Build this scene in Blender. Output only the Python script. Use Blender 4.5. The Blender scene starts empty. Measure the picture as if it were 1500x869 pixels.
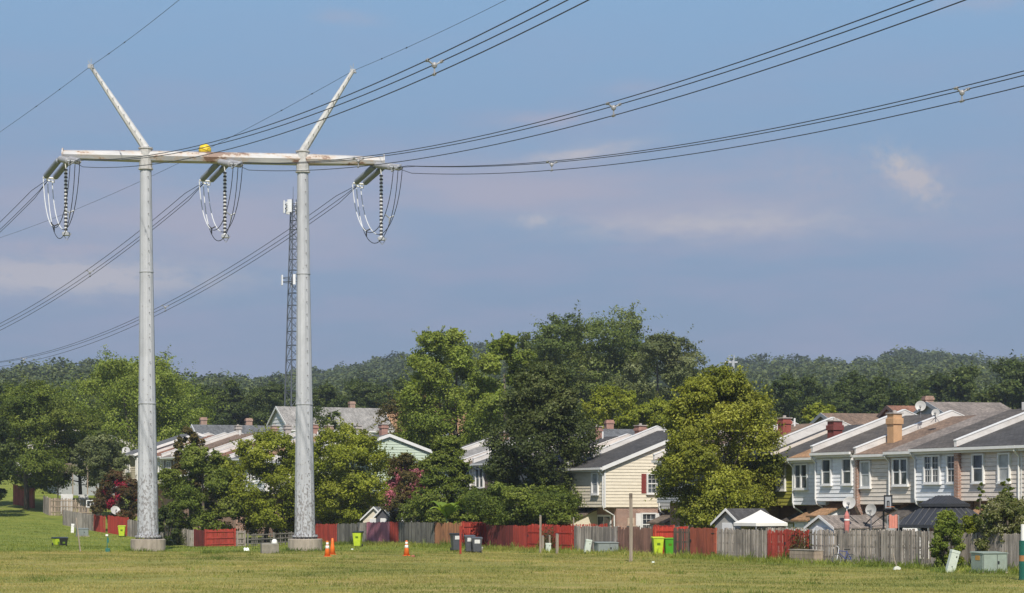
import bpy, math, random
import numpy as np
from mathutils import Vector, Matrix

C = bpy.context.scene.collection
RAD = math.radians
CAMZ = 2.9
HZ = 738.0
F = 3000.0
T = (-0.46, 0.888)      # direction in which the rows of houses and the fences run away
N = (0.888, 0.46)       # across the rows, away from the field
ROT = math.atan2(N[1], N[0])
rnd = random.Random(7)


def W(px, py, Y):
    return Vector(((px - 750) / F * Y, Y, CAMZ + (HZ - py) / F * Y))


def smooth(x, a, b):
    t = min(1.0, max(0.0, (x - a) / (b - a)))
    return t * t * (3 - 2 * t)


# ------------------------------------------------------------------ terrain
SKY = [(-.30, 528), (-.25, 530), (-.23, 527), (-.207, 519), (-.183, 533), (-.163, 541), (-.15, 537), (-.127, 555), (-.107, 547),
       (-.077, 534), (-.05, 521), (-.023, 510), (0, 505), (.02, 511), (.05, 520), (.09, 541), (.103, 546), (.113, 528), (.133, 528),
       (.15, 526), (.17, 531), (.183, 520), (.193, 516), (.217, 521), (.23, 527), (.25, 526), (.30, 523)]
SKX = [a for a, b in SKY]
SKE = [(HZ - b) / F for a, b in SKY]


def ridge(u):
    e = float(np.interp(u, SKX, SKE))
    yr = 760 + 460 * smooth(u, -.16, -.09)
    return e, yr


def ground(X, Y):
    s = -.46 * (X + 23.5) + .888 * (Y - 156.4)
    z = -.5 * math.exp(-((X + 24) ** 2 + (Y - 155) ** 2) / 120)
    if s > 8.6:
        q = min(s, 100)
        z += .0007 * q * q - .006 * q
    if Y > 280:
        u = max(-.3, min(.3, X / Y))
        e, yr = ridge(u)
        zr = CAMZ + e * yr - 12.5 - 4.0 * (1 - smooth(u, -.16, -.09))
        k = min(1.0, (Y - 280) / (yr - 280))
        k2 = k ** 1.15
        z = z * (1 - k) + zr * k2 if k < 1 else zr - (Y - yr) * .03
    return z


# ------------------------------------------------------------------ materials
def nodes_of(name):
    m = bpy.data.materials.new(name)
    m.use_nodes = True
    nt = m.node_tree
    nt.nodes.clear()
    out = nt.nodes.new('ShaderNodeOutputMaterial')
    bs = nt.nodes.new('ShaderNodeBsdfPrincipled')
    nt.links.new(bs.outputs[0], out.inputs[0])
    return m, nt, bs, out


class G:
    """tiny node-graph helper"""
    def __init__(s, nt):
        s.nt = nt

    def n(s, t, **k):
        x = s.nt.nodes.new(t)
        for a, b in k.items():
            setattr(x, a, b)
        return x

    def put(s, sock, v):
        if hasattr(v, 'links') or hasattr(v, 'is_linked'):
            s.nt.links.new(v, sock)
        else:
            if isinstance(v, (tuple, list)) and len(v) == 3 and sock.type == 'RGBA':
                v = (*v, 1)
            sock.default_value = v

    def math(s, op, a, b=0.0, c=None, clamp=False):
        x = s.n('ShaderNodeMath', operation=op, use_clamp=clamp)
        s.put(x.inputs[0], a)
        s.put(x.inputs[1], b)
        if c is not None:
            s.put(x.inputs[2], c)
        return x.outputs[0]

    def mix(s, f, a, b, mode='MIX'):
        x = s.n('ShaderNodeMix', data_type='RGBA', blend_type=mode)
        s.put(x.inputs[0], f)
        s.put(x.inputs[6], a)
        s.put(x.inputs[7], b)
        return x.outputs[2]

    def obj(s, scale=(1, 1, 1)):
        t = s.n('ShaderNodeTexCoord')
        m = s.n('ShaderNodeMapping')
        m.inputs[3].default_value = scale
        s.nt.links.new(t.outputs['Object'], m.inputs[0])
        return m.outputs[0]

    def noise(s, vec, scale, detail=4, rough=.6):
        x = s.n('ShaderNodeTexNoise')
        s.put(x.inputs['Vector'], vec)
        x.inputs['Scale'].default_value = scale
        x.inputs['Detail'].default_value = detail
        x.inputs['Roughness'].default_value = rough
        return x.outputs[0]

    def ramp(s, f, stops):
        x = s.n('ShaderNodeValToRGB')
        r = x.color_ramp
        while len(r.elements) < len(stops):
            r.elements.new(.5)
        for e, (p, c) in zip(r.elements, stops):
            e.position = p
            e.color = (*c, 1) if len(c) == 3 else c
        s.put(x.inputs[0], f)
        return x.outputs[0]

    def attr(s, name='v'):
        x = s.n('ShaderNodeAttribute', attribute_name=name)
        return x.outputs['Fac']

    def maprange(s, v, a, b, c=0.0, d=1.0):
        x = s.n('ShaderNodeMapRange')
        s.put(x.inputs[0], v)
        for i, q in enumerate((a, b, c, d)):
            s.put(x.inputs[1 + i], q)
        return x.outputs[0]

    def bump(s, h, strength, dist):
        x = s.n('ShaderNodeBump')
        x.inputs['Strength'].default_value = strength
        x.inputs['Distance'].default_value = dist
        s.put(x.inputs['Height'], h)
        return x.outputs[0]


MATS = {}


def plain(name, col, rough=.6, var=.25, scale=3.0, stretch=(1, 1, 1), metal=0.0, dirt=None, dirt_amt=.0, vamt=.0, bump=0.0):
    """painted / weathered solid: base colour with mottling, per-face variation 'v' and optional stains"""
    if name in MATS:
        return MATS[name]
    m, nt, b, o = nodes_of(name)
    g = G(nt)
    vec = g.obj(stretch)
    n1 = g.noise(vec, scale, 5, .65)
    k = g.maprange(n1, .3, .7, 1 - var, 1 + var)
    if vamt:
        k = g.math('MULTIPLY', k, g.maprange(g.attr(), 0, 1, 1 - vamt, 1 + vamt))
    c = g.mix(1.0, (*col, 1), k, 'MULTIPLY')
    if dirt:
        n2 = g.noise(vec, scale * .35, 6, .7)
        c = g.mix(g.maprange(n2, .62 - dirt_amt * .3, .72, 0, dirt_amt * 1.2 if dirt_amt < .8 else .95), c, (*dirt, 1))
    g.put(b.inputs['Base Color'], c)
    b.inputs['Roughness'].default_value = rough
    b.inputs['Metallic'].default_value = metal
    if bump:
        g.put(b.inputs['Normal'], g.bump(n1, .5, bump))
    MATS[name] = m
    return m


def wood(name, col, var=.5, vamt=.45, alt=None, altamt=.75):
    """fence boards: vertical grain, board to board differences, streaks"""
    if name in MATS:
        return MATS[name]
    m, nt, b, o = nodes_of(name)
    g = G(nt)
    n1 = g.noise(g.obj((14, 14, .9)), 1.0, 5, .7)
    n2 = g.noise(g.obj((1, 1, .5)), 1.3, 4, .6)
    k = g.math('MULTIPLY', g.maprange(n1, .3, .7, 1 - var, 1 + var), g.maprange(g.attr(), 0, 1, 1 - vamt, 1 + vamt))
    c = g.mix(1.0, (*col, 1), k, 'MULTIPLY')
    a = alt or tuple(x * .45 for x in col)
    c = g.mix(g.maprange(n2, .5, .72, 0, altamt), c, (*a, 1))
    g.put(b.inputs['Base Color'], c)
    b.inputs['Roughness'].default_value = .85
    g.put(b.inputs['Normal'], g.bump(n1, .4, .01))
    MATS[name] = m
    return m


def shingle(name, col, var=.3):
    if name in MATS:
        return MATS[name]
    m, nt, b, o = nodes_of(name)
    g = G(nt)
    t = g.n('ShaderNodeTexCoord')
    sp = g.n('ShaderNodeSeparateXYZ')
    nt.links.new(t.outputs['Object'], sp.inputs[0])
    cb = g.n('ShaderNodeCombineXYZ')
    nt.links.new(sp.outputs[1], cb.inputs[0])
    nt.links.new(sp.outputs[0], cb.inputs[1])
    br = g.n('ShaderNodeTexBrick')
    nt.links.new(cb.outputs[0], br.inputs['Vector'])
    br.inputs['Color1'].default_value = (.75, .75, .75, 1)
    br.inputs['Color2'].default_value = (1.2, 1.2, 1.2, 1)
    br.inputs['Mortar'].default_value = (.5, .5, .5, 1)
    br.inputs['Scale'].default_value = 1
    br.inputs['Mortar Size'].default_value = .012
    br.inputs['Brick Width'].default_value = .33
    br.inputs['Row Height'].default_value = .16
    n1 = g.noise(g.obj((1.2, .35, 1)), 1.0, 6, .7)
    n2 = g.noise(g.obj(), 9.0, 4, .7)
    k = g.math('MULTIPLY', g.maprange(n1, .3, .7, 1 - var, 1 + var), g.maprange(n2, .3, .7, .75, 1.25))
    c = g.mix(1.0, g.mix(1.0, (*col, 1), br.outputs[0], 'MULTIPLY'), k, 'MULTIPLY')
    g.put(b.inputs['Base Color'], c)
    b.inputs['Roughness'].default_value = .9
    g.put(b.inputs['Normal'], g.bump(g.math('ADD', br.outputs[1], n2), .5, .02))
    MATS[name] = m
    return m


def brick(name, c1, c2, mortar=(.4, .36, .32)):
    if name in MATS:
        return MATS[name]
    m, nt, b, o = nodes_of(name)
    g = G(nt)
    t = g.n('ShaderNodeTexCoord')
    sp = g.n('ShaderNodeSeparateXYZ')
    nt.links.new(t.outputs['Object'], sp.inputs[0])
    cb = g.n('ShaderNodeCombineXYZ')
    nt.links.new(g.math('ADD', sp.outputs[0], sp.outputs[1]), cb.inputs[0])
    nt.links.new(sp.outputs[2], cb.inputs[1])
    br = g.n('ShaderNodeTexBrick')
    nt.links.new(cb.outputs[0], br.inputs['Vector'])
    br.inputs['Color1'].default_value = (*c1, 1)
    br.inputs['Color2'].default_value = (*c2, 1)
    br.inputs['Mortar'].default_value = (*mortar, 1)
    br.inputs['Scale'].default_value = 1
    br.inputs['Mortar Size'].default_value = .012
    br.inputs['Brick Width'].default_value = .22
    br.inputs['Row Height'].default_value = .075
    n1 = g.noise(g.obj(), 2.0, 5, .7)
    c = g.mix(1.0, br.outputs[0], g.maprange(n1, .3, .7, .7, 1.3), 'MULTIPLY')
    g.put(b.inputs['Base Color'], c)
    b.inputs['Roughness'].default_value = .85
    g.put(b.inputs['Normal'], g.bump(br.outputs[1], .5, -.01))
    MATS[name] = m
    return m


def leafmat(name, cols, trans=.36):
    """foliage: each leaf takes its own colour from a range"""
    if name in MATS:
        return MATS[name]
    m, nt, b, o = nodes_of(name)
    g = G(nt)
    c = g.ramp(g.attr(), [(i / (len(cols) - 1), x) for i, x in enumerate(cols)])
    n1 = g.noise(g.obj(), .45, 3, .6)
    c = g.mix(1.0, c, g.maprange(n1, .3, .7, .72, 1.28), 'MULTIPLY')
    g.put(b.inputs['Base Color'], c)
    b.inputs['Roughness'].default_value = .5
    b.inputs['Specular IOR Level'].default_value = .2
    tr = g.n('ShaderNodeBsdfTranslucent')
    g.put(tr.inputs[0], g.mix(1.0, c, (1.4, 1.3, .5, 1), 'MULTIPLY'))
    mx = g.n('ShaderNodeMixShader')
    mx.inputs[0].default_value = trans
    nt.links.new(b.outputs[0], mx.inputs[1])
    nt.links.new(tr.outputs[0], mx.inputs[2])
    nt.links.new(mx.outputs[0], o.inputs[0])
    MATS[name] = m
    return m


def glass(name='window_glass', col=(.03, .035, .04)):
    if name in MATS:
        return MATS[name]
    m, nt, b, o = nodes_of(name)
    g = G(nt)
    n1 = g.noise(g.obj((1, 1, .6)), 1.6, 2, .5)
    g.put(b.inputs['Base Color'], g.mix(g.maprange(n1, .42, .62), (*col, 1), (*[x * 2.8 for x in col], 1)))
    b.inputs['Roughness'].default_value = .06
    b.inputs['Specular IOR Level'].default_value = .5
    MATS[name] = m
    return m


# ------------------------------------------------------------------ mesh building
class MB:
    def __init__(s):
        s.v, s.f, s.a = [], [], []

    def face(s, pts, a=.5):
        i = len(s.v)
        s.v += [tuple(p) for p in pts]
        s.f.append(tuple(range(i, i + len(pts))))
        s.a.append(a)

    def hexa(s, p, a=.5):
        """8 points: bottom 4 counter-clockwise, top 4"""
        i = len(s.v)
        s.v += [tuple(q) for q in p]
        for q in ((3, 2, 1, 0), (4, 5, 6, 7), (0, 1, 5, 4), (1, 2, 6, 5), (2, 3, 7, 6), (3, 0, 4, 7)):
            s.f.append(tuple(i + k for k in q))
            s.a.append(a)

    def box(s, x0, x1, y0, y1, z0, z1, a=.5, M=None):
        p = [(x0, y0, z0), (x1, y0, z0), (x1, y1, z0), (x0, y1, z0), (x0, y0, z1), (x1, y0, z1), (x1, y1, z1), (x0, y1, z1)]
        if M is not None:
            p = [M @ Vector(q) for q in p]
        s.hexa(p, a)

    def prism(s, poly, axis, a0, a1, att=.5):
        """polygon in the plane across axis ('x','y','z'), extruded from a0 to a1"""
        def mk(q, a):
            return {'x': (a, q[0], q[1]), 'y': (q[0], a, q[1]), 'z': (q[0], q[1], a)}[axis]
        n = len(poly)
        i = len(s.v)
        s.v += [mk(q, a0) for q in poly] + [mk(q, a1) for q in poly]
        s.f.append(tuple(range(i, i + n)))
        s.f.append(tuple(range(i + 2 * n - 1, i + n - 1, -1)))
        s.a += [att, att]
        for k in range(n):
            k2 = (k + 1) % n
            s.f.append((i + k, i + n + k, i + n + k2, i + k2))
            s.a.append(att)

    def tube(s, pts, r, seg=6, a=.5, cap=True):
        pts = [Vector(p) for p in pts]
        n = len(pts)
        rs = r if isinstance(r, (list, tuple)) else [r] * n
        i0 = len(s.v)
        for k, p in enumerate(pts):
            d = (pts[min(k + 1, n - 1)] - pts[max(k - 1, 0)])
            if d.length < 1e-9:
                d = Vector((0, 0, 1))
            d.normalize()
            ref = Vector((0, 0, 1)) if abs(d.z) < .9 else Vector((1, 0, 0))
            u = d.cross(ref).normalized()
            w = u.cross(d)
            for q in range(seg):
                an = 2 * math.pi * q / seg
                s.v.append(tuple(p + (u * math.cos(an) + w * math.sin(an)) * rs[k]))
        for k in range(n - 1):
            for q in range(seg):
                q2 = (q + 1) % seg
                s.f.append((i0 + k * seg + q, i0 + k * seg + q2, i0 + (k + 1) * seg + q2, i0 + (k + 1) * seg + q))
                s.a.append(a)
        if cap:
            s.f.append(tuple(i0 + q for q in range(seg - 1, -1, -1)))
            s.f.append(tuple(i0 + (n - 1) * seg + q for q in range(seg)))
            s.a += [a, a]

    def lathe(s, prof, seg=16, M=None, a=.5):
        """prof = list of (radius, z)"""
        i0 = len(s.v)
        for r, z in prof:
            for q in range(seg):
                an = 2 * math.pi * q / seg
                p = Vector((r * math.cos(an), r * math.sin(an), z))
                s.v.append(tuple(M @ p if M is not None else p))
        for k in range(len(prof) - 1):
            for q in range(seg):
                q2 = (q + 1) % seg
                s.f.append((i0 + k * seg + q, i0 + k * seg + q2, i0 + (k + 1) * seg + q2, i0 + (k + 1) * seg + q))
                s.a.append(a)
        s.f.append(tuple(i0 + q for q in range(seg - 1, -1, -1)))
        s.f.append(tuple(i0 + (len(prof) - 1) * seg + q for q in range(seg)))
        s.a += [a, a]

    def build(s, name, mat, parent=None, smooth=False, bevel=0):
        me = bpy.data.meshes.new(name)
        me.from_pydata(s.v, [], s.f)
        at = me.attributes.new('v', 'FLOAT', 'FACE')
        at.data.foreach_set('value', np.array(s.a, dtype=np.float32))
        if smooth:
            me.shade_smooth()
        me.materials.append(mat)
        me.update()
        o = bpy.data.objects.new(name, me)
        C.objects.link(o)
        if parent is not None:
            o.parent = parent
        if bevel:
            b = o.modifiers.new('bevel', 'BEVEL')
            b.width = bevel
            b.segments = 2
            b.limit_method = 'ANGLE'
        return o


def tag(o, label, cat, group=None, kind=None):
    o['label'] = label
    o['category'] = cat
    if group:
        o['group'] = group
    if kind:
        o['kind'] = kind
    return o


def thing(name, label, cat, loc=(0, 0, 0), rotz=0.0, group=None):
    o = bpy.data.objects.new(name, None)
    o.empty_display_size = .2
    C.objects.link(o)
    o.location = loc
    o.rotation_euler = (0, 0, rotz)
    return tag(o, label, cat, group)


def copy_tree(o, parent=None):
    c = o.copy()
    C.objects.link(c)
    if parent is not None:
        c.parent = parent
    for ch in list(o.children):
        copy_tree(ch, c)
    return c


def quads_mesh(name, V, vals, mat, parent=None):
    """V: (n,4,3) array of quads, vals: (n,) per-face value"""
    n = V.shape[0]
    me = bpy.data.meshes.new(name)
    me.vertices.add(n * 4)
    me.vertices.foreach_set('co', V.reshape(-1).astype(np.float32))
    me.loops.add(n * 4)
    me.loops.foreach_set('vertex_index', np.arange(n * 4, dtype=np.int32))
    me.polygons.add(n)
    me.polygons.foreach_set('loop_start', np.arange(0, n * 4, 4, dtype=np.int32))
    me.polygons.foreach_set('loop_total', np.full(n, 4, dtype=np.int32))
    at = me.attributes.new('v', 'FLOAT', 'FACE')
    at.data.foreach_set('value', vals.astype(np.float32))
    me.materials.append(mat)
    me.update(calc_edges=True)
    o = bpy.data.objects.new(name, me)
    C.objects.link(o)
    if parent is not None:
        o.parent = parent
    return o


def leaf_quads(rg, pos, bias, size, aspect=.6):
    """leaf shapes at pos (n,3); normals scattered about bias (n,3)"""
    n = len(pos)
    nr = rg.normal(size=(n, 3)) * .68 + bias * 1.15
    nr /= np.linalg.norm(nr, axis=1)[:, None] + 1e-9
    a = rg.normal(size=(n, 3))
    a -= (a * nr).sum(1)[:, None] * nr
    a /= np.linalg.norm(a, axis=1)[:, None] + 1e-9
    b = np.cross(nr, a)
    sz = size * rg.uniform(.65, 1.3, n)[:, None]
    L = a * sz * .5
    S = b * sz * .5 * aspect
    d = nr * sz * .12
    V = np.stack([pos - L, pos + S * 1.0 + d - L * .1, pos + L, pos - S - d * .4 - L * .1], axis=1)
    return V


def crown_cloud(rg, R, H, shape, n, lobes=12, cl=16, inner=.15, clump=.36):
    """leaf positions and outward directions of a crown of radius R, height H with its foot at z = 0"""
    def env(h):
        if shape == 'cone':
            return max(.05, (1 - h) ** .75) * (1 if h > .08 else .6)
        if shape == 'oval':
            return math.sqrt(max(.02, 1 - abs(2 * h - .9) ** 2.4 / 1.3))
        if shape == 'spread':
            return math.sqrt(max(.03, 1 - abs((h - .6) / .62) ** 2.2))
        if shape == 'vase':
            return .35 + .65 * math.sqrt(max(.0, 1 - abs((h - .68) / .7) ** 2))
        return math.sqrt(max(.03, 1 - abs((h - .45) / .56) ** 2.2))
    lobes = int(lobes * 1.3)
    n = int(n * 1.35)
    P, D, TN = [], [], []
    per = max(4, int(n * (1 - inner) / (lobes * cl)))
    nin = max(1, int(n * inner / lobes))
    for i in range(lobes):
        h = (i + .5 + rg.uniform(-.4, .4)) / lobes
        an = i * 2.39996 + rg.uniform(-.5, .5)
        e = env(h)
        lr = R * rg.uniform(.24, .44) * (.5 + .5 * e)
        tone = rg.normal() * .13
        rr = max(0, e * R - lr * .75) * rg.uniform(.6, 1.12)
        c = np.array([rr * math.cos(an), rr * math.sin(an), h * H])
        for k in range(cl):
            d = rg.normal(size=3)
            d[2] = d[2] * .8 + .25
            d[:2] += .35 * np.array([math.cos(an), math.sin(an)])
            d /= np.linalg.norm(d)
            cc = c + d * lr * rg.uniform(.62, 1.08) * np.array([1, 1, min(1.0, H / (2.2 * R) + .35)])
            cr = lr * rg.uniform(.6, 1.25) * clump
            q = np.clip(rg.normal(size=(per, 3)), -1.7, 1.7) * cr * np.array([.62, .62, .45])
            if rg.uniform() < .35:
                # a twig that sticks out of the outline
                ns = max(3, per // 5)
                tt = rg.uniform(0, 1, ns)[:, None]
                dd = d * .8 + np.array([0, 0, .45]) + rg.normal(size=3) * .3
                P.append(cc + dd * tt * lr * .85 + rg.normal(size=(ns, 3)) * lr * .06)
                D.append(np.tile(dd, (ns, 1)))
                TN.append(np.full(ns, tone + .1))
            TN.append(np.full(per, tone + rg.normal() * .06))
            P.append(cc + q)
            D.append(np.tile(d * .75 + np.array([0, 0, .55]), (per, 1)) + q / (cr + 1e-6) * .25)
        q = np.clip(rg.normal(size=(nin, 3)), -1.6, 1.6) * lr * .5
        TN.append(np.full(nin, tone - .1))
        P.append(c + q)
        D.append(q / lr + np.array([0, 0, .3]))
    P = np.concatenate(P)
    D = np.concatenate(D)
    TN = np.concatenate(TN)
    # fit the cloud to the wanted size
    for ax in (0, 1):
        lo, hi = np.percentile(P[:, ax], [2, 98])
        P[:, ax] = (P[:, ax] - (lo + hi) / 2) * (2 * R / (hi - lo))
    lo, hi = np.percentile(P[:, 2], [1.0, 99.2])
    P[:, 2] = (P[:, 2] - lo) * (H / (hi - lo))
    return P, D, TN


BARK = None
# ------------------------------------------------------------------ camera, world, light
scene = bpy.context.scene
cam = bpy.data.cameras.new('camera')
cam.lens = 72
cam.sensor_width = 36
cam.shift_y = (HZ - 434.5) / 1500
cam.clip_start = .5
cam.clip_end = 12000
co = bpy.data.objects.new('camera', cam)
co.location = (0, 0, CAMZ)
co.rotation_euler = (RAD(90), 0, 0)
C.objects.link(co)
scene.camera = co

SUN_AZ, SUN_EL = RAD(2.5), RAD(47)     # azimuth measured from straight behind the camera towards its right
sd = Vector((math.sin(SUN_AZ) * math.cos(SUN_EL), -math.cos(SUN_AZ) * math.cos(SUN_EL), math.sin(SUN_EL)))
sl = bpy.data.lights.new('sun', 'SUN')
sl.energy = 4.8
sl.angle = RAD(.53)
sl.color = (1.0, .94, .84)
so = bpy.data.objects.new('sun', sl)
so.rotation_euler = (-sd).to_track_quat('-Z', 'Y').to_euler()
so.location = (0, -20, 60)
C.objects.link(so)

wd = bpy.data.worlds.new('World')
scene.world = wd
wd.use_nodes = True
nt = wd.node_tree
nt.nodes.clear()
g = G(nt)
wo = g.n('ShaderNodeOutputWorld')
bg = g.n('ShaderNodeBackground')
bg.inputs[1].default_value = .1
nt.links.new(bg.outputs[0], wo.inputs[0])
sky = g.n('ShaderNodeTexSky', sky_type='NISHITA')
sky.sun_disc = False
sky.sun_elevation = SUN_EL
sky.sun_rotation = math.atan2(sd.x, sd.y)
sky.air_density = 1.0
sky.dust_density = .6
tc = g.n('ShaderNodeTexCoord')
sp = g.n('ShaderNodeSeparateXYZ')
nt.links.new(tc.outputs['Generated'], sp.inputs[0])
X_, Y_, Z_ = sp.outputs
el = g.math('ARCSINE', Z_)
az = g.math('ARCTAN2', X_, Y_)
# clear air: deeper blue overhead, mauve-blue near the horizon (degrees of elevation / 30)
low = g.ramp(g.maprange(el, 0, RAD(30)), [(0, (.200, .268, .395)), (.13, (.200, .275, .412)), (.30, (.212, .315, .480)), (.47, (.208, .355, .56)), (1, (.13, .26, .55))])
lowx = g.mix(1.0, low, (10.5, 10.7, 10.55, 1), 'MULTIPLY')
base = g.mix(g.maprange(el, RAD(16), RAD(45)), lowx, sky.outputs[0])
# thin mauve haze bands and a few wisps of cloud, in directions of the sky
cv = g.n('ShaderNodeCombineXYZ')
g.put(cv.inputs[0], g.math('MULTIPLY', az, 9))
g.put(cv.inputs[1], g.math('MULTIPLY', el, 42))
nb = g.noise(cv.outputs[0], 1.0, 5, .55)
band = g.maprange(nb, .42, .72, 0, .6)
base = g.mix(g.math('MULTIPLY', band, g.maprange(el, RAD(14), RAD(7))), base, (3.3, 3.35, 4.75, 1))
cv2 = g.n('ShaderNodeCombineXYZ')
g.put(cv2.inputs[0], g.math('MULTIPLY', az, 60))
g.put(cv2.inputs[1], g.math('MULTIPLY', el, 150))
nw = g.noise(cv2.outputs[0], 1.0, 6, .62)
cv3 = g.n('ShaderNodeCombineXYZ')
g.put(cv3.inputs[0], g.math('MULTIPLY', az, 190))
g.put(cv3.inputs[1], g.math('MULTIPLY', el, 210))
nc = g.noise(cv3.outputs[0], 1.0, 5, .55)


def cloud(px, py, sx, sy, amt, nz, lo, hi, col, tilt=0.0):
    global base
    a0, e0 = math.atan2(px - 750, F), math.atan2(HZ - py, F)
    da = g.math('DIVIDE', g.math('SUBTRACT', az, a0), sx / F)
    de = g.math('DIVIDE', g.math('SUBTRACT', g.math('SUBTRACT', el, e0), g.math('MULTIPLY', g.math('SUBTRACT', az, a0), tilt)), sy / F)
    d2 = g.math('ADD', g.math('MULTIPLY', da, da), g.math('MULTIPLY', de, de))
    f = g.math('POWER', 2.718, g.math('MULTIPLY', d2, -1.0))
    f = g.math('MULTIPLY', g.maprange(g.math('ADD', nz, g.math('MULTIPLY', f, .32)), lo, hi), f)
    base = g.mix(g.math('MULTIPLY', f, amt, clamp=True), base, col)


WHT, PNK = (4.6, 4.55, 5.1, 1), (3.95, 3.85, 4.8, 1)
cloud(1335, 268, 50, 30, 1.3, nc, .45, .82, (4.9, 4.75, 5.0, 1), -.5)
cloud(90, 412, 230, 28, 1.25, nw, .40, .72, WHT)
cloud(260, 330, 420, 80, .75, nb, .38, .80, PNK)
cloud(1150, 300, 380, 70, .6, nb, .38, .85, PNK)
cloud(1040, 330, 220, 26, 1.0, nw, .46, .88, WHT)
cloud(760, 280, 280, 50, .8, nb, .38, .85, PNK)
cloud(1190, 262, 90, 40, .45, nc, .45, .95, PNK)
cloud(785, 322, 34, 12, .8, nc, .45, .85, WHT)
cloud(850, 226, 95, 13, 1.0, nw, .44, .85, WHT, .15)
cloud(800, 175, 90, 14, .8, nw, .55, .95, PNK)
cloud(510, 28, 60, 16, .4, nw, .5, .9, PNK)
cloud(1440, 22, 90, 18, .4, nw, .5, .9, PNK)
cloud(80, 372, 170, 14, .8, nw, .5, .95, PNK)
cloud(930, 130, 60, 14, .3, nw, .5, .9, PNK)
nt.links.new(base, bg.inputs[0])

scene.view_settings.view_transform = 'Standard'
scene.view_settings.look = 'None'
scene.view_settings.gamma = 1
scene.view_settings.exposure = .14
scene.view_settings.use_curve_mapping = False
scene.cycles.max_bounces = 6
scene.cycles.transparent_max_bounces = 4
scene.cycles.use_denoising = True

# ------------------------------------------------------------------ the ground
xs = np.concatenate([np.linspace(-900, -130, 36), np.linspace(-120, 120, 97), np.linspace(130, 900, 36)])
ys = np.concatenate([np.linspace(-60, 50, 12), np.linspace(55, 300, 99), np.geomspace(308, 3200, 60)])
V = [(float(x), float(y), ground(float(x), float(y))) for y in ys for x in xs]
nx = len(xs)
Fc = [(j * nx + i, j * nx + i + 1, (j + 1) * nx + i + 1, (j + 1) * nx + i) for j in range(len(ys) - 1) for i in range(nx - 1)]
me = bpy.data.meshes.new('ground')
me.from_pydata(V, [], Fc)
me.shade_smooth()
m, nt, b, o_ = nodes_of('turf')
g = G(nt)
t = g.n('ShaderNodeTexCoord')
sp = g.n('ShaderNodeSeparateXYZ')
nt.links.new(t.outputs['Object'], sp.inputs[0])
px_, py_ = sp.outputs[0], sp.outputs[1]
big = g.noise(t.outputs['Object'], .09, 5, .65)
mid = g.noise(t.outputs['Object'], .6, 5, .65)
fine = g.noise(t.outputs['Object'], 7.0, 4, .7)
vf = g.n('ShaderNodeMapping')
vf.inputs[3].default_value = (.25, 1.1, 1)
nt.links.new(t.outputs['Object'], vf.inputs[0])
streak = g.noise(vf.outputs[0], 1.0, 5, .6)
# signed distance from the fence line, and where the mown lawn takes over from the rough field
df = g.math('ADD', g.math('MULTIPLY', g.math('SUBTRACT', px_, 17.5), N[0]), g.math('MULTIPLY', g.math('SUBTRACT', py_, 95.6), N[1]))
wob = g.math('MULTIPLY', g.math('SUBTRACT', mid, .5), 5)
g1 = g.maprange(g.math('ADD', df, wob), -5.0, -2.5)
g2 = g.maprange(g.math('ADD', py_, wob), 122.5, 125.5)
lawn = g.math('MAXIMUM', g1, g2)
field = g.ramp(g.math('ADD', g.math('MULTIPLY', big, .45), g.math('MULTIPLY', streak, .55)), [(.34, (.14, .165, .040)), (.47, (.24, .235, .062)), (.56, (.32, .265, .085)), (.68, (.40, .31, .13))])
green = g.ramp(g.math('ADD', g.math('MULTIPLY', mid, .5), g.math('MULTIPLY', streak, .5)), [(.35, (.105, .15, .026)), (.5, (.18, .215, .038)), (.68, (.27, .265, .062))])
c = g.mix(lawn, field, green)
c = g.mix(1.0, c, g.maprange(fine, .25, .75, .7, 1.3), 'MULTIPLY')
g.put(b.inputs['Base Color'], c)
b.inputs['Roughness'].default_value = .9
b.inputs['Specular IOR Level'].default_value = .15
g.put(b.inputs['Normal'], g.bump(g.math('ADD', fine, mid), .8, .08))
me.materials.append(m)
gr = bpy.data.objects.new('ground', me)
C.objects.link(gr)
gr['kind'] = 'structure'

# grass blades standing on the field and the lawn
rg = np.random.default_rng(11)


def patch(x, y):
    return np.sin(x * .23 + 2 * np.sin(y * .11)) * np.sin(y * .17 + 1.3 * np.sin(x * .13)) + .6 * np.sin(x * .71 + y * .37 + 2 * np.sin(y * .43))


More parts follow.
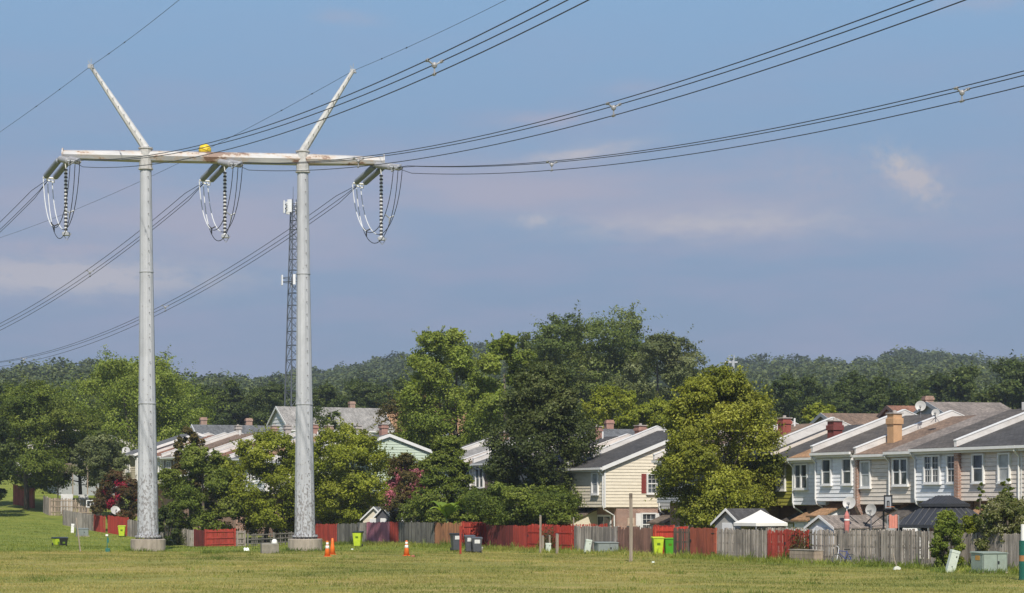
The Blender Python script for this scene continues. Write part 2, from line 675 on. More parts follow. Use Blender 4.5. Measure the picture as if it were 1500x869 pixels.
def grass_blades(name, n, ysel, usel, h, w, pal, keep=None):
    yy = np.sqrt(rg.uniform(ysel[0] ** 2, ysel[1] ** 2, n))
    uu = rg.uniform(*usel, n)
    xx = uu * yy
    clump = np.sin(xx * 1.7 + 3 * np.sin(yy * .9)) + np.sin(yy * 1.3 + 2 * np.sin(xx * .6)) + rg.normal(size=n) * 1.2
    k = clump > -1.2
    if h < .06:      # worn, thin places in the field
        bare = np.sin(xx * .31 + 1.7 * np.sin(yy * .21)) + np.sin(yy * .53 + 2.1 * np.sin(xx * .12)) + .5 * np.sin(xx * 1.1 + yy * .9)
        k &= ~((bare > 1.05) & (rg.uniform(size=n) < .75))
    if keep is not None:
        k &= keep(xx, yy)
    xx, yy, clump = xx[k], yy[k], clump[k]
    n = len(xx)
    zz = np.array([ground(float(a), float(q)) for a, q in zip(xx, yy)])
    an = rg.uniform(0, math.pi, n)
    hh = h * rg.uniform(.5, 1.3, n) * (1 + .15 * clump)
    ww = w * rg.uniform(.6, 1.4, n)
    dx, dy = np.cos(an) * ww / 2, np.sin(an) * ww / 2
    lx, ly = rg.normal(size=n) * hh * .45, rg.normal(size=n) * hh * .45
    V = np.zeros((n, 4, 3))
    V[:, 0] = np.stack([xx - dx, yy - dy, zz - .01], 1)
    V[:, 1] = np.stack([xx + dx, yy + dy, zz - .01], 1)
    V[:, 2] = np.stack([xx + lx + dx * .3, yy + ly + dy * .3, zz + hh], 1)
    V[:, 3] = np.stack([xx + lx - dx * .3, yy + ly - dy * .3, zz + hh], 1)
    o = quads_mesh(name, V, np.clip(.45 + .13 * rg.normal(size=n) - .05 * clump + .24 * patch(xx, yy), 0, 1), pal)
    return o


def in_front(x, y):
    return (x - 17.5) * N[0] + (y - 95.6) * N[1] < -.4


def far_lawn(x, y):
    s = -.46 * (x + 23.5) + .888 * (y - 156.4)
    d = .888 * (x + 23.5) + .46 * (y - 156.4)
    return ((d < -.5) & ((x - 17.5) * N[0] + (y - 95.6) * N[1] < -.4)) | ((s < 0) & ((x - 17.5) * N[0] + (y - 95.6) * N[1] < -.4))


gm = leafmat('field_grass', [(.16, .19, .050), (.28, .285, .080), (.42, .365, .125), (.56, .46, .20)], .45)
gm2 = leafmat('lawn_grass', [(.13, .18, .034), (.22, .265, .050), (.32, .335, .075), (.42, .39, .13)], .45)
tag(grass_blades('grass', 330000, (58, 126), (-.30, .30), .05, .028, gm, in_front), 'rough sunlit grass of the open field, tan and green', 'grass', kind='stuff')
tag(grass_blades('grass', 110000, (122, 235), (-.30, .02), .07, .05, gm2, far_lawn), 'bright green mown grass rising beyond the steel poles', 'grass', kind='stuff')


def edge_grass(x, y):
    d = (x - 17.5) * N[0] + (y - 95.6) * N[1]
    return (d < -.05) & (d > -2.2 - .5 * np.sin(x * .7))


tag(grass_blades('grass', 260000, (84, 165), (-.10, .26), .20, .045, gm2, edge_grass), 'taller green grass along the foot of the long fence', 'grass', kind='stuff')

SPOTS = [(-22.14, 124.6, 1.1), (-12.69, 125.6, 1.1), (-17.3, 118.9, .6), (20.0, 85.6, .8), (18.3, 86.9, .4), (5.4, 117.6, .8), (4.3, 117.6, .4)]


def round_bases(x, y):
    k = np.zeros(len(x), bool)
    for a, q, r in SPOTS:
        d = np.hypot(x - a, y - q)
        k |= (d < r + .14 + .14 * np.sin(np.arctan2(y - q, x - a) * 5 + a))
    return k


def fence_foot(x, y):
    d = (x - 17.5) * N[0] + (y - 95.6) * N[1]
    s = (x - 17.5) * T[0] + (y - 95.6) * T[1]
    return (d < -.06) & (d > -.42) & (np.sin(s * 1.9) + np.sin(s * .83 + 1) + np.sin(s * 4.1) > .75)


tm0 = leafmat('edge_weeds', [(.09, .14, .027), (.15, .21, .04), (.22, .28, .055), (.32, .33, .09)], .4)
tag(grass_blades('weeds', 900000, (84, 128), (-.22, .24), .17, .035, tm0, round_bases), 'longer grass round the bases of poles, posts and boxes', 'grass', kind='stuff')
tag(grass_blades('weeds', 500000, (84, 165), (-.10, .26), .36, .05, tm0, fence_foot), 'weeds growing along the foot of the long fence', 'weeds', kind='stuff')
tm = leafmat('weed_grass', [(.10, .15, .032), (.16, .21, .045), (.23, .27, .06), (.32, .32, .09)], .4)


def tufts(x, y):
    rgx = np.random.default_rng(99)
    cx, cy = rgx.uniform(-36, 36, 260), np.sqrt(rgx.uniform(58 ** 2, 124 ** 2, 260))
    k = np.zeros(len(x), bool)
    for a, q in zip(cx, cy):
        k |= ((x - a) / .45) ** 2 + ((y - q) / .3) ** 2 < 1
    return k & in_front(x, y)


tag(grass_blades('weeds', 300000, (58, 124), (-.30, .30), .12, .035, tm, tufts), 'scattered darker weed tufts in the rough field', 'weeds', kind='stuff')

# ------------------------------------------------------------------ foliage
PAL = {
    'dark': leafmat('leaf_dark', [(.036, .054, .014), (.062, .09, .020), (.095, .128, .030), (.17, .20, .06)]),
    'deep': leafmat('leaf_deep', [(.036, .050, .014), (.062, .082, .022), (.098, .122, .034), (.20, .215, .08)], .3),
    'tall': leafmat('leaf_tall', [(.058, .085, .022), (.105, .145, .034), (.16, .20, .048), (.25, .28, .09)]),
    'mid': leafmat('leaf_mid', [(.062, .094, .016), (.115, .155, .024), (.175, .215, .034), (.26, .29, .065)]),
    'light': leafmat('leaf_light', [(.085, .125, .020), (.16, .215, .030), (.24, .29, .045), (.35, .39, .10)]),
    'yellow': leafmat('leaf_yellow', [(.095, .125, .014), (.18, .215, .020), (.26, .29, .028), (.37, .38, .065)]),
    'maple': leafmat('leaf_maple', [(.092, .115, .018), (.19, .215, .026), (.30, .315, .040), (.44, .44, .10)]),
    'gray': leafmat('leaf_gray', [(.075, .095, .036), (.125, .15, .055), (.18, .205, .08), (.28, .30, .15)]),
    'pale': leafmat('leaf_pale', [(.08, .11, .026), (.14, .17, .040), (.24, .24, .09), (.58, .56, .40)]),
    'red': leafmat('leaf_red', [(.075, .05, .02), (.09, .09, .024), (.14, .065, .03), (.17, .14, .05)]),
    'rust': leafmat('leaf_rust', [(.06, .065, .020), (.10, .095, .027), (.16, .115, .04), (.22, .185, .065)]),
    'ground': leafmat('leaf_vine', [(.05, .07, .014), (.085, .11, .020), (.13, .155, .028), (.18, .19, .05)]),
}
BARK = plain('bark', (.11, .09, .07), .9, .4, 6, (1, 1, .3))
BARKP = plain('pale_bark', (.30, .28, .24), .9, .4, 6, (1, 1, .3))


def tree(name, label, cat, x0, x1, yt, yb, Y, shape='round', pal='mid', n=12000, leaf=.27, lobes=13, cl=16, group=None,
         trunk=None, seed=1, clump=.36, inner=.15, bark=None, limbs=7, stems=1, hscale=1.0):
    rg = np.random.default_rng(seed)
    top = W((x0 + x1) / 2, yt, Y)
    R = (x1 - x0) / 2 / F * Y
    zb = W(0, yb, Y).z
    gz = ground(top.x, Y)
    zb = max(zb, gz + .05)
    H = top.z - zb
    root = thing(name, label, cat, (top.x, Y, gz), rg.uniform(0, 6), group)
    n, leaf = int(n * 1.3), leaf * .86
    P, D, TN = crown_cloud(rg, R, H, shape, n, lobes, cl, inner, clump)
    P[:, 2] += zb - gz
    if root.rotation_euler[2] and True:     # keep the spread the crown was measured for
        root.rotation_euler = (0, 0, 0)
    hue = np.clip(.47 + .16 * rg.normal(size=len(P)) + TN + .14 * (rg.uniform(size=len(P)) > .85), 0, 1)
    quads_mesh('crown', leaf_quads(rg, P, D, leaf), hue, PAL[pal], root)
    mb = MB()
    tr = trunk or max(.05, (top.z - gz) * .02)
    hs = (zb - gz) + H * .72
    for s in range(stems):
        bx, by = (rg.normal(size=2) * R * .12 if stems > 1 else (0, 0))
        tx, ty = (rg.normal(size=2) * R * (.4 if stems > 1 else .1))
        pts = [(bx * (1 - q) + tx * q + .04 * R * math.sin(5 * q + s), by * (1 - q) + ty * q, -.1 + q * hs) for q in (0, .2, .45, .7, 1)]
        mb.tube(pts, [tr * 1.25, tr, tr * .8, tr * .5, tr * .2], 7)
        for k in range(limbs):
            q = rg.uniform(.28, .8)
            a = rg.uniform(0, 6.28)
            st = Vector((bx * (1 - q) + tx * q, by * (1 - q) + ty * q, -.1 + q * hs))
            L = R * rg.uniform(.45, .85)
            en = st + Vector((math.cos(a) * L, math.sin(a) * L, H * rg.uniform(.1, .28)))
            md = (st + en) / 2 + Vector((0, 0, -.05 * H))
            rr = tr * (.55 - .4 * q)
            mb.tube([st, md, en], [rr, rr * .65, rr * .2], 5)
    mb.build('trunk', bark or BARK, root, True)
    return root


def blossoms(root, R, z0, z1, col, n, seed, clumps=26):
    rg = np.random.default_rng(seed)
    m = leafmat('blossom_' + '_'.join(str(int(x * 100)) for x in col), [tuple(x * .6 for x in col), col, tuple(min(1, x * 1.35) for x in col)], .3)
    P, D = [], []
    for k in range(clumps):
        a = rg.uniform(0, 6.28)
        h = rg.uniform(.25, 1)
        r = R * math.sqrt(max(.05, 1 - (h - .35) ** 2 * 1.7)) * rg.uniform(.8, 1.05)
        c = np.array([r * math.cos(a), r * math.sin(a), z0 + (z1 - z0) * h])
        q = rg.normal(size=(n // clumps, 3)) * np.array([.16, .16, .2])
        P.append(c + q)
        D.append(q * 3 + np.array([0, -.2, .4]))
    P, D = np.concatenate(P), np.concatenate(D)
    quads_mesh('blossom', leaf_quads(rg, P, D, .14, .8), rg.uniform(0, 1, len(P)), m, root)


# ------------------------------------------------------------------ far woods on the hills
rg = np.random.default_rng(5)
fm = leafmat('forest_leaf', [(.044, .064, .022), (.072, .098, .030), (.108, .134, .040), (.15, .178, .050), (.21, .235, .07)], .25)
Vs, As = [], []
cnt = 0
while cnt < 3400:
    u = rg.uniform(-.31, .31)
    e, yr = ridge(u)
    k = rg.uniform(0, 1) ** .75
    Y = 335 + (yr - 335 + 15) * k
    X = u * Y
    if Y < 400 and rg.uniform() < .3:
        continue
    cnt += 1
    gz = ground(X, Y)
    sc = 1 + .35 * (Y > 650)
    h = rg.uniform(8, 13.5) * (1.12 if rg.uniform() > .9 else 1) * min(sc, 1.1)
    R = rg.uniform(3.0, 5.6) * sc
    nl = 240
    nlobe = 8
    pp = []
    for q in range(nlobe):
        a, hh = rg.uniform(0, 6.28), rg.uniform(.25, .95)
        rr = R * .62 * math.sqrt(max(0, 1 - (hh - .45) ** 2 * 2.4))
        pc = np.array([rr * math.cos(a), rr * math.sin(a), hh * h])
        d = rg.normal(size=(nl // nlobe, 3))
        d[:, 2] = np.abs(d[:, 2]) * .9 - .2
        d /= np.linalg.norm(d, axis=1)[:, None]
        pp.append(pc + d * R * .42)
    P = np.concatenate(pp)
    D = P - np.array([0, 0, h * .45])
    D = D / (np.linalg.norm(D, axis=1)[:, None] + 1e-6) * 1.1 + np.array([0, 0, .4])
    P = P + rg.normal(size=P.shape) * R * .09 + np.array([X, Y, gz])
    Vs.append(leaf_quads(rg, P, D, (.55 + Y * .0010), .8))
    tone = np.clip(rg.normal(.34, .17) + .20 * math.sin(X * .021 + 2 * math.sin(Y * .009)) * math.sin(Y * .013 + X * .006), 0, .95)
    As.append(np.clip(tone + rg.normal(size=len(P)) * .13, 0, 1))
tag(quads_mesh('forest', np.concatenate(Vs), np.concatenate(As), fm), 'far green woods covering the low hills along the skyline', 'forest', kind='stuff')

# ------------------------------------------------------------------ summer haze in the air
mb = MB()
mb.box(-1500, 1500, -60, 3400, -8, 190)
m = bpy.data.materials.new('haze_air')
m.use_nodes = True
nt = m.node_tree
nt.nodes.clear()
out = nt.nodes.new('ShaderNodeOutputMaterial')
pv = nt.nodes.new('ShaderNodeVolumePrincipled')
pv.inputs['Color'].default_value = (.80, .88, 1.0, 1)
pv.inputs['Density'].default_value = .00023
pv.inputs['Anisotropy'].default_value = .2
nt.links.new(pv.outputs[0], out.inputs['Volume'])
hz = mb.build('haze', m)
tag(hz, 'thin summer haze softening the far wooded hills', 'haze', kind='stuff')
# ------------------------------------------------------------------ trees
def M_(name, label, *a, **k):
    return tree(name, label, 'tree', *a, **k)


M_('broadleaf_tree', 'dark green broad tree at the far left beside the lawn slope', -30, 108, 566, 712, 212, 'round', 'mid', 36000, .26, seed=3, lobes=15)
M_('broadleaf_tree', 'dense dark tree cut off by the left edge of the photo', -70, 20, 600, 728, 200, 'oval', 'dark', 16000, .26, seed=4)
M_('broadleaf_tree', 'dark tree with a shady crown behind the upper brown picket fence', 62, 172, 606, 704, 218, 'round', 'mid', 22000, .27, seed=8)
M_('maple_tree', 'large bright green maple rising behind the left steel pole', 104, 296, 527, 694, 238, 'round', 'light', 42000, .30, seed=5, lobes=17, cl=18)
M_('small_tree', 'small grey green tree before the house with the roof dish', 108, 180, 640, 708, 204, 'spread', 'gray', 14000, .23, seed=6)
M_('narrow_tree', 'narrow reddish dark tree in front of the white parapet roofs', 256, 300, 628, 745, 167, 'oval', 'rust', 11000, .22, seed=7, lobes=20)
M_('garden_tree', 'rich green tree behind the lone red fence corner', 242, 348, 656, 784, 163, 'round', 'mid', 24000, .22, seed=9, lobes=14)
M_('garden_tree', 'tall yellow green tree left of the right steel pole', 322, 452, 636, 780, 165, 'round', 'yellow', 30000, .22, seed=10, lobes=16, cl=18)
M_('garden_tree', 'yellow green tree right of the right steel pole', 436, 594, 630, 768, 163, 'round', 'yellow', 38000, .22, seed=12, lobes=17, cl=18)
M_('small_tree', 'dark little tree in front of the long grey hip roof', 440, 498, 598, 660, 222, 'spread', 'dark', 5000, .26, seed=13)
M_('conifer_tree', 'pointed green tree between pink blossoms and the big dark tree', 608, 704, 642, 772, 145.5, 'cone', 'mid', 26000, .2, seed=14, lobes=20)
M_('large_tree', 'big dark green tree in the middle of the photo beside the cream house', 724, 866, 536, 775, 141, 'oval', 'deep', 56000, .21, seed=15, lobes=26, cl=18, inner=.25)
M_('tall_tree', 'tall light green tree with two ragged tops left of centre', 594, 725, 488, 690, 190, 'oval', 'light', 36000, .28, seed=16, lobes=17, clump=.42)
M_('tall_tree', 'rounded light green treetop just behind the big dark tree', 690, 800, 494, 680, 180, 'oval', 'light', 26000, .28, seed=17, lobes=13)
M_('tall_tree', 'small olive tree on the left slope of the light green tree', 560, 660, 575, 668, 200, 'round', 'rust', 9000, .28, seed=26)
M_('tall_tree', 'tallest tree on the skyline with sky showing through its crown', 778, 940, 468, 660, 250, 'vase', 'tall', 60000, .34, seed=18, lobes=27, clump=.34, inner=.14, bark=BARKP, trunk=.3)
M_('willow_tree', 'grey green spreading tree right of the tallest tree', 905, 1028, 494, 632, 235, 'round', 'gray', 28000, .32, seed=19, lobes=14)
M_('leafy_bush', 'yellow green bushes behind the cream house roof', 856, 942, 568, 642, 185, 'round', 'yellow', 16000, .25, seed=20)
M_('leafy_bush', 'olive green bushes between cream house and yellow maple', 925, 1006, 588, 642, 187, 'round', 'yellow', 14000, .25, seed=21)
M_('maple_tree', 'full yellow green maple right of the cream house', 978, 1132, 547, 774, 121, 'round', 'maple', 60000, .19, seed=22, lobes=26, cl=20, inner=.28)
tree('fence_bush', 'light green bush hanging over the shaded maroon fence', 'shrub', 692, 836, 712, 780, 133, 'spread', 'mid', 24000, .18, seed=23, stems=4, lobes=14)
tree('fence_bush', 'low green bush beside the banana plant', 'shrub', 664, 712, 728, 785, 143.5, 'spread', 'light', 8000, .20, seed=24, stems=3)
tree('fence_bush', 'dark bush behind the red fence near the left pole', 'shrub', 228, 260, 744, 800, 160, 'round', 'dark', 4500, .2, seed=25, stems=3)
tree('leafy_shrub', 'upright light green shrub in front of the grey picket fence', 'shrub', 1368, 1406, 750, 838, 90, 'oval', 'light', 15000, .10, seed=31, stems=4, lobes=28, inner=.3)
tree('leafy_shrub', 'yellowish shrub between the light shrub and the pale dogwood', 'shrub', 1404, 1446, 756, 830, 91, 'round', 'yellow', 14000, .10, seed=32, stems=4, lobes=26, inner=.3)
tree('dogwood_shrub', 'tall shrub with pale leaf tips behind the utility cabinet', 'shrub', 1438, 1508, 726, 838, 89.5, 'round', 'pale', 26000, .115, seed=33, stems=5, lobes=30, inner=.3)
tree('climbing_stalk', 'single leafy stalk rising above the black gazebo roof', 'plant', 1430, 1442, 708, 770, 90.2, 'oval', 'mid', 500, .13, seed=34, lobes=9, cl=6, limbs=0)
tree('climbing_stalk', 'leafy shoot standing above the pale dogwood', 'plant', 1466, 1486, 702, 760, 89.8, 'oval', 'mid', 800, .13, seed=35, lobes=9, cl=6, limbs=0)

cr = tree('crape_myrtle', 'crape myrtle with crimson blossoms left of the left pole', 'tree', 142, 204, 692, 768, 183, 'round', 'red', 14000, .18, seed=41, stems=4)
blossoms(cr, 1.75, 1.6, 4.2, (.34, .02, .05), 2600, 42, 22)
cr = tree('crape_myrtle', 'crape myrtle with pink blossoms beside the grey shed', 'tree', 570, 638, 668, 768, 151, 'round', 'rust', 18000, .18, seed=43, stems=4)
blossoms(cr, 1.75, 2.2, 5.3, (.42, .14, .18), 5600, 44, 40)
cr = tree('flowering_bush', 'dark bush with tiny white flowers next to the grey shed', 'shrub', 588, 628, 726, 774, 149, 'round', 'dark', 4000, .16, seed=45, stems=3)
blossoms(cr, .95, .9, 2.4, (.6, .6, .62), 300, 46, 14)

# distinct dark trees along the wood edge behind the right-hand roofs
EDGE = [(1150, 556, 46), (1185, 562, 40), (1222, 552, 50), (1262, 566, 42), (1300, 556, 48), (1338, 568, 40), (1372, 556, 44), (1408, 540, 60),
        (1456, 533, 62), (1500, 540, 60), (1128, 570, 40), (1545, 548, 60), (1590, 556, 60), (1090, 575, 44), (1050, 580, 44)]
proto = []
for k in range(3):
    r = M_('wood_edge_tree', 'dark broad tree in the wood edge behind the right hand roofs', 1000, 1080, 560, 680, 300, ('round', 'oval', 'spread')[k], 'dark', 15000, .36,
           seed=60 + k, lobes=14, group='dark trees of the wood edge', bark=BARKP, trunk=.16, limbs=8)
    proto.append(r)
for i, (px, yt, hw) in enumerate(EDGE):
    o = proto[i] if i < 3 else copy_tree(proto[i % 3])
    Y = 268 + (i * 37) % 46
    X = (px - 750) / F * Y
    z = ground(X, Y)
    o.location = (X, Y, z)
    k = hw / 40 * Y / 300
    htop = CAMZ + (HZ - yt) / F * Y - z
    o.scale = (k, k, htop / (CAMZ + (HZ - 560) / F * 300 - ground(29, 300)))
    o.rotation_euler = (0, 0, i * 1.3)
M_('young_tree', 'small yellow green tree among the chimneys before the wood edge', 1180, 1222, 592, 622, 190, 'round', 'yellow', 2500, .3, seed=70)

LEFT = [(20, 566, 44), (-20, 560, 44), (70, 572, 40), (300, 570, 40), (330, 560, 36), (365, 572, 40), (400, 565, 40), (470, 566, 40), (505, 560, 40), (540, 566, 40), (578, 558, 40), (285, 585, 34), (345, 590, 34), (520, 585, 40)]
for i, (px, yt, hw) in enumerate(LEFT):
    o = copy_tree(proto[i % 3])
    o['label'] = 'dark tree in the wood edge beyond the left roofs'
    o['group'] = 'dark trees beyond the left roofs'
    Y = 300 + (i * 41) % 40
    X = (px - 750) / F * Y
    z = ground(X, Y)
    o.location = (X, Y, z)
    k = hw / 40 * Y / 300
    htop = CAMZ + (HZ - yt) / F * Y - z
    o.scale = (k, k, htop / (CAMZ + (HZ - 560) / F * 300 - ground(29, 300)))
    o.rotation_euler = (0, 0, i * 2.1)

# banana plant
r = thing('banana_plant', 'banana plant with long bright leaves above the orange brown fence', 'plant', (*W(655, 0, 138.9).xy, 0))
lm = leafmat('banana_leaf', [(.20, .31, .045), (.28, .40, .06), (.36, .48, .09)], .4)
mb = MB()
mb.tube([(0, 0, -.05), (.03, 0, 1.0), (0, .02, 2.1)], [.14, .11, .07], 8)
mb.build('stem', plain('banana_stem', (.16, .2, .06), .6), r, True)
for k in range(9):
    a = k * 2.4 + .3
    out, up = 1.4 + .25 * math.sin(k * 3), 1.3 + 1.1 * ((k * 7) % 9) / 9
    mb = MB()
    prev = None
    for q in range(9):
        s = q / 8
        p = Vector((math.cos(a) * out * s, math.sin(a) * out * s, 1.95 + up * (s * 1.5 - s * s * 1.05)))
        w = .36 * math.sin(math.pi * min(1, .08 + s * .92)) + .01
        sd_ = Vector((-math.sin(a), math.cos(a), 0)) * w
        row = (p - sd_ + Vector((0, 0, -.05)), p, p + sd_ + Vector((0, 0, -.05)))
        if prev:
            mb.face([prev[0], prev[1], row[1], row[0]], (k % 5) / 5)
            mb.face([prev[1], prev[2], row[2], row[1]], (k % 5) / 5)
        prev = row
    mb.build('leaf', lm, r, True)
# ------------------------------------------------------------------ the transmission structure
def steel_mat():
    m, nt, b, o = nodes_of('weathered_steel')
    g = G(nt)
    t = g.n('ShaderNodeTexCoord')
    sp = g.n('ShaderNodeSeparateXYZ')
    nt.links.new(t.outputs['Object'], sp.inputs[0])
    mp = g.n('ShaderNodeMapping')
    mp.inputs[3].default_value = (1, 1, .55)
    nt.links.new(t.outputs['Object'], mp.inputs[0])
    n1 = g.noise(mp.outputs[0], 8.5, 3, .6)
    n2 = g.noise(mp.outputs[0], 1.6, 5, .6)
    n3 = g.noise(t.outputs['Object'], 14, 4, .7)
    mp2 = g.n('ShaderNodeMapping')
    mp2.inputs[3].default_value = (5, 5, .12)
    nt.links.new(t.outputs['Object'], mp2.inputs[0])
    n4 = g.noise(mp2.outputs[0], 1.0, 4, .6)
    c = g.mix(g.maprange(n4, .35, .65), (.47, .48, .50, 1), (.38, .39, .41, 1))
    c = g.mix(1.0, c, g.maprange(n2, .3, .7, .88, 1.1), 'MULTIPLY')
    # bare patches where the paint has flaked off: few high up, most of the lowest four metres
    wear = g.ramp(g.maprange(sp.outputs[2], 0, 24), [(0, (.49, .49, .49)), (.10, (.515, .515, .515)), (.20, (.595, .595, .595)), (.30, (.66, .66, .66)), (.75, (.685, .685, .685)), (1, (.70, .70, .70))])
    patch = g.maprange(g.math('SUBTRACT', g.math('ADD', n1, g.math('MULTIPLY', g.math('SUBTRACT', n3, .5), .12)), wear), 0.0, .018)
    c = g.mix(patch, c, g.mix(n3, (.17, .165, .17, 1), (.30, .285, .28, 1)))
    g.put(b.inputs['Base Color'], c)
    b.inputs['Roughness'].default_value = .55
    g.put(b.inputs['Normal'], g.bump(g.math('MULTIPLY', patch, -1), .5, .01))
    return m


STEEL = steel_mat()
def arm_mat():
    m, nt, b, o = nodes_of('rusty_arm')
    g = G(nt)
    v = g.obj((.45, 1, 1))
    n1, n2, n3 = g.noise(v, 1.5, 3, .6), g.noise(g.obj((.8, 1, 1)), 5, 5, .7), g.noise(g.obj((.15, 1, 1)), 2.2, 4, .6)
    c = g.mix(g.maprange(n3, .35, .65), (.52, .51, .50, 1), (.36, .36, .37, 1))
    c = g.mix(g.maprange(g.math('ADD', n1, g.math('MULTIPLY', n2, .35)), .65, .79, 0, .65), c, (.42, .27, .14, 1))
    c = g.mix(g.maprange(g.math('ADD', n1, g.math('MULTIPLY', n2, .4)), .785, .83, 0, .9), c, (.17, .09, .06, 1))
    g.put(b.inputs['Base Color'], c)
    b.inputs['Roughness'].default_value = .55
    return m


ARM = arm_mat()
GALV = plain('galvanised', (.38, .39, .40), .45, .2, 5, metal=.3)
GRAYINS = plain('grey_insulator', (.20, .225, .265), .4, .2, 8)
CABLE = plain('cable', (.025, .026, .03), .5, .1)
CONC = plain('concrete', (.36, .31, .25), .9, .3, 2.5, (1, 1, .4), dirt=(.2, .17, .14), dirt_amt=.5)
WHITE = plain('white_paint', (.78, .77, .75), .5, .06, 3)
BLACK = plain('black_paint', (.02, .02, .022), .45, .2)

R0 = Vector((-17.4, 125.0, 0))
tw = thing('transmission_tower', 'tall grey twin pole power line structure with a crossarm and two raised horns', 'power line tower', R0)
EL_, ER_ = Vector((-27.2, 124.0, 24.02)), Vector((-7.9, 126.3, 24.02))
AX = (ER_ - EL_).normalized()


def on_arm(px):
    k = 0
    for _ in range(30):
        p = EL_ + AX * k
        k += ((px - 750) / F * p.y - p.x)
    return EL_ + AX * k


POLES = [(Vector((-22.14, 124.6, 0)), on_arm(213.5)), (Vector((-12.69, 125.6, 0)), on_arm(443.5))]
for base, top in POLES:
    b0, t0 = base - R0, top - R0
    d = (t0 - b0)
    mb = MB()
    n = 12
    prof = [(0.0, .95, .66), (.0, 1.4, .645), (.5, 0, 0)]
    rings = [(.95, .655), (1.2, .64), (9, .52), (17, .41), (23.75, .335)]
    i0 = len(mb.v)
    for z, r in rings:
        k = z / 24.02
        cx, cy = b0.x + d.x * k, b0.y + d.y * k
        for q in range(n):
            a = 2 * math.pi * (q + .5) / n
            mb.v.append((cx + r * math.cos(a), cy + r * math.sin(a), z))
    for k in range(len(rings) - 1):
        for q in range(n):
            q2 = (q + 1) % n
            mb.f.append((i0 + k * n + q, i0 + k * n + q2, i0 + (k + 1) * n + q2, i0 + (k + 1) * n + q))
            mb.a.append(.5)
    po = mb.build('pole', STEEL, tw)
    for zj, rj in ((9.0, .535), (17.0, .425)):
        mb = MB()
        k = zj / 24.02
        mb.lathe([(rj - .03, zj - .04), (rj + .012, zj - .035), (rj + .012, zj + .035), (rj - .03, zj + .04)], 24, Matrix.Translation((b0.x + d.x * k, b0.y + d.y * k, 0)))
        mb.build('section_joint', STEEL, po)
    mb = MB()
    mb.lathe([(.66, .86), (.80, .862), (.80, .95), (.70, .97), (.66, .99)], 24, Matrix.Translation((b0.x, b0.y, 0)))
    mb.build('base_plate', STEEL, po)
    mb = MB()
    for q in range(16):
        a = 2 * math.pi * q / 16
        x, y = b0.x + .73 * math.cos(a), b0.y + .73 * math.sin(a)
        mb = MB()
        mb.tube([(x, y, .6), (x, y, 1.03)], .035, 6)
        mb.build('anchor_bolt', plain('bolt_steel', (.12, .10, .09), .6, .3), po)
    mb = MB()
    mb.lathe([(1.06, -.3), (1.06, .72), (1.02, .75), (0.01, .752)], 20, Matrix.Translation((b0.x, b0.y, 0)))
    mb.build('footing', CONC, tw)
    mb = MB()
    mb.lathe([(.30, 23.2), (.45, 23.22), (.45, 23.32), (.40, 23.34), (.40, 24.45), (.45, 24.47), (.45, 24.55), (.25, 24.6)], 12, Matrix.Translation((t0.x, t0.y, 0)))
    mb.build('collar', plain('collar_steel', (.46, .45, .43), .5, .2, 4, dirt=(.28, .16, .08), dirt_amt=.4), tw)
    mb = MB()
    for k in range(26):      # step bolts up one side
        z = 4 + k * .75
        r = .64 - .0135 * z
        x, y = b0.x + d.x * z / 24 + r * .5, b0.y + d.y * z / 24 - r * .86
        mb.tube([(x, y, z), (x + .06, y - .1, z)], .018, 5)
    mb.build('step_bolts', plain('bolt_steel', (.12, .10, .09), .6, .3), po)
# crossarm in one tapered octagonal tube
mb = MB()
L = (ER_ - EL_).length
pts = [EL_ - R0 + AX * (L * k) for k in (0, .26, .5, .75, 1)]
mb.tube(pts, [.30, .37, .36, .37, .27], 8)
for p in (EL_, ER_):
    q = p - R0
    mb.tube([q - AX * .04, q + AX * .04], .42, 10)
ca = mb.build('crossarm', ARM, tw)
# horns that carry the shield wires
TIPS = [W(133, 97, 124.4), W(517, 104, 125.8)]
for (base, top), tip in zip(POLES, TIPS):
    a, e = top + Vector((0, 0, .5)) - R0, tip - R0
    mb = MB()
    mb.tube([a, (a + e) / 2, e], [.25, .19, .12], 8)
    ho = mb.build('horn', plain('horn_steel', (.55, .54, .52), .5, .15, 3, dirt=(.12, .1, .09), dirt_amt=.35), tw)
    mb = MB()
    mb.box(e.x - .17, e.x + .17, e.y - .1, e.y + .1, e.z - .12, e.z + .10)
    mb.tube([e, e + Vector((-.16, 0, .32))], .025, 5)
    mb.tube([e, e + Vector((.03, 0, .45))], .02, 5)
    mb.tube([e + Vector((0, 0, -.05)), e + Vector((.2, -.15, -.15))], .05, 5)
    mb.build('horn_bracket', GALV, ho)
    mb = MB()
    for k in range(9):
        p = a + (e - a) * (.1 + .1 * k)
        mb.tube([p + Vector((0, -.1, 0)), p + Vector((.08, -.3, .02))], .02, 5)
    mb.build('step_bolts', plain('bolt_steel', (.12, .10, .09), .6, .3), ho)

FW = Vector((.417, -1, 0))
BK = Vector((-.6, 1, 0))


def fwd(p, t):
    return p + FW * t + Vector((0, 0, -.1836 * t + .00127 * t * t))


def back(p, t):
    return p + BK * t + Vector((0, 0, -.233 * t + .00198 * t * t))


def disc_string(mb, a, b, n, r0, r1):
    d = b - a
    M = Matrix.Translation(a) @ d.to_track_quat('Z', 'Y').to_matrix().to_4x4()
    L = d.length
    prof = [(.03, 0)]
    for k in range(n):
        z = L * (k + .1) / n
        prof += [(r0, z), (r1, z + L / n * .35), (r1 * .98, z + L / n * .6), (r0, z + L / n * .75)]
    prof.append((.03, L))
    mb.lathe(prof, 10, M)


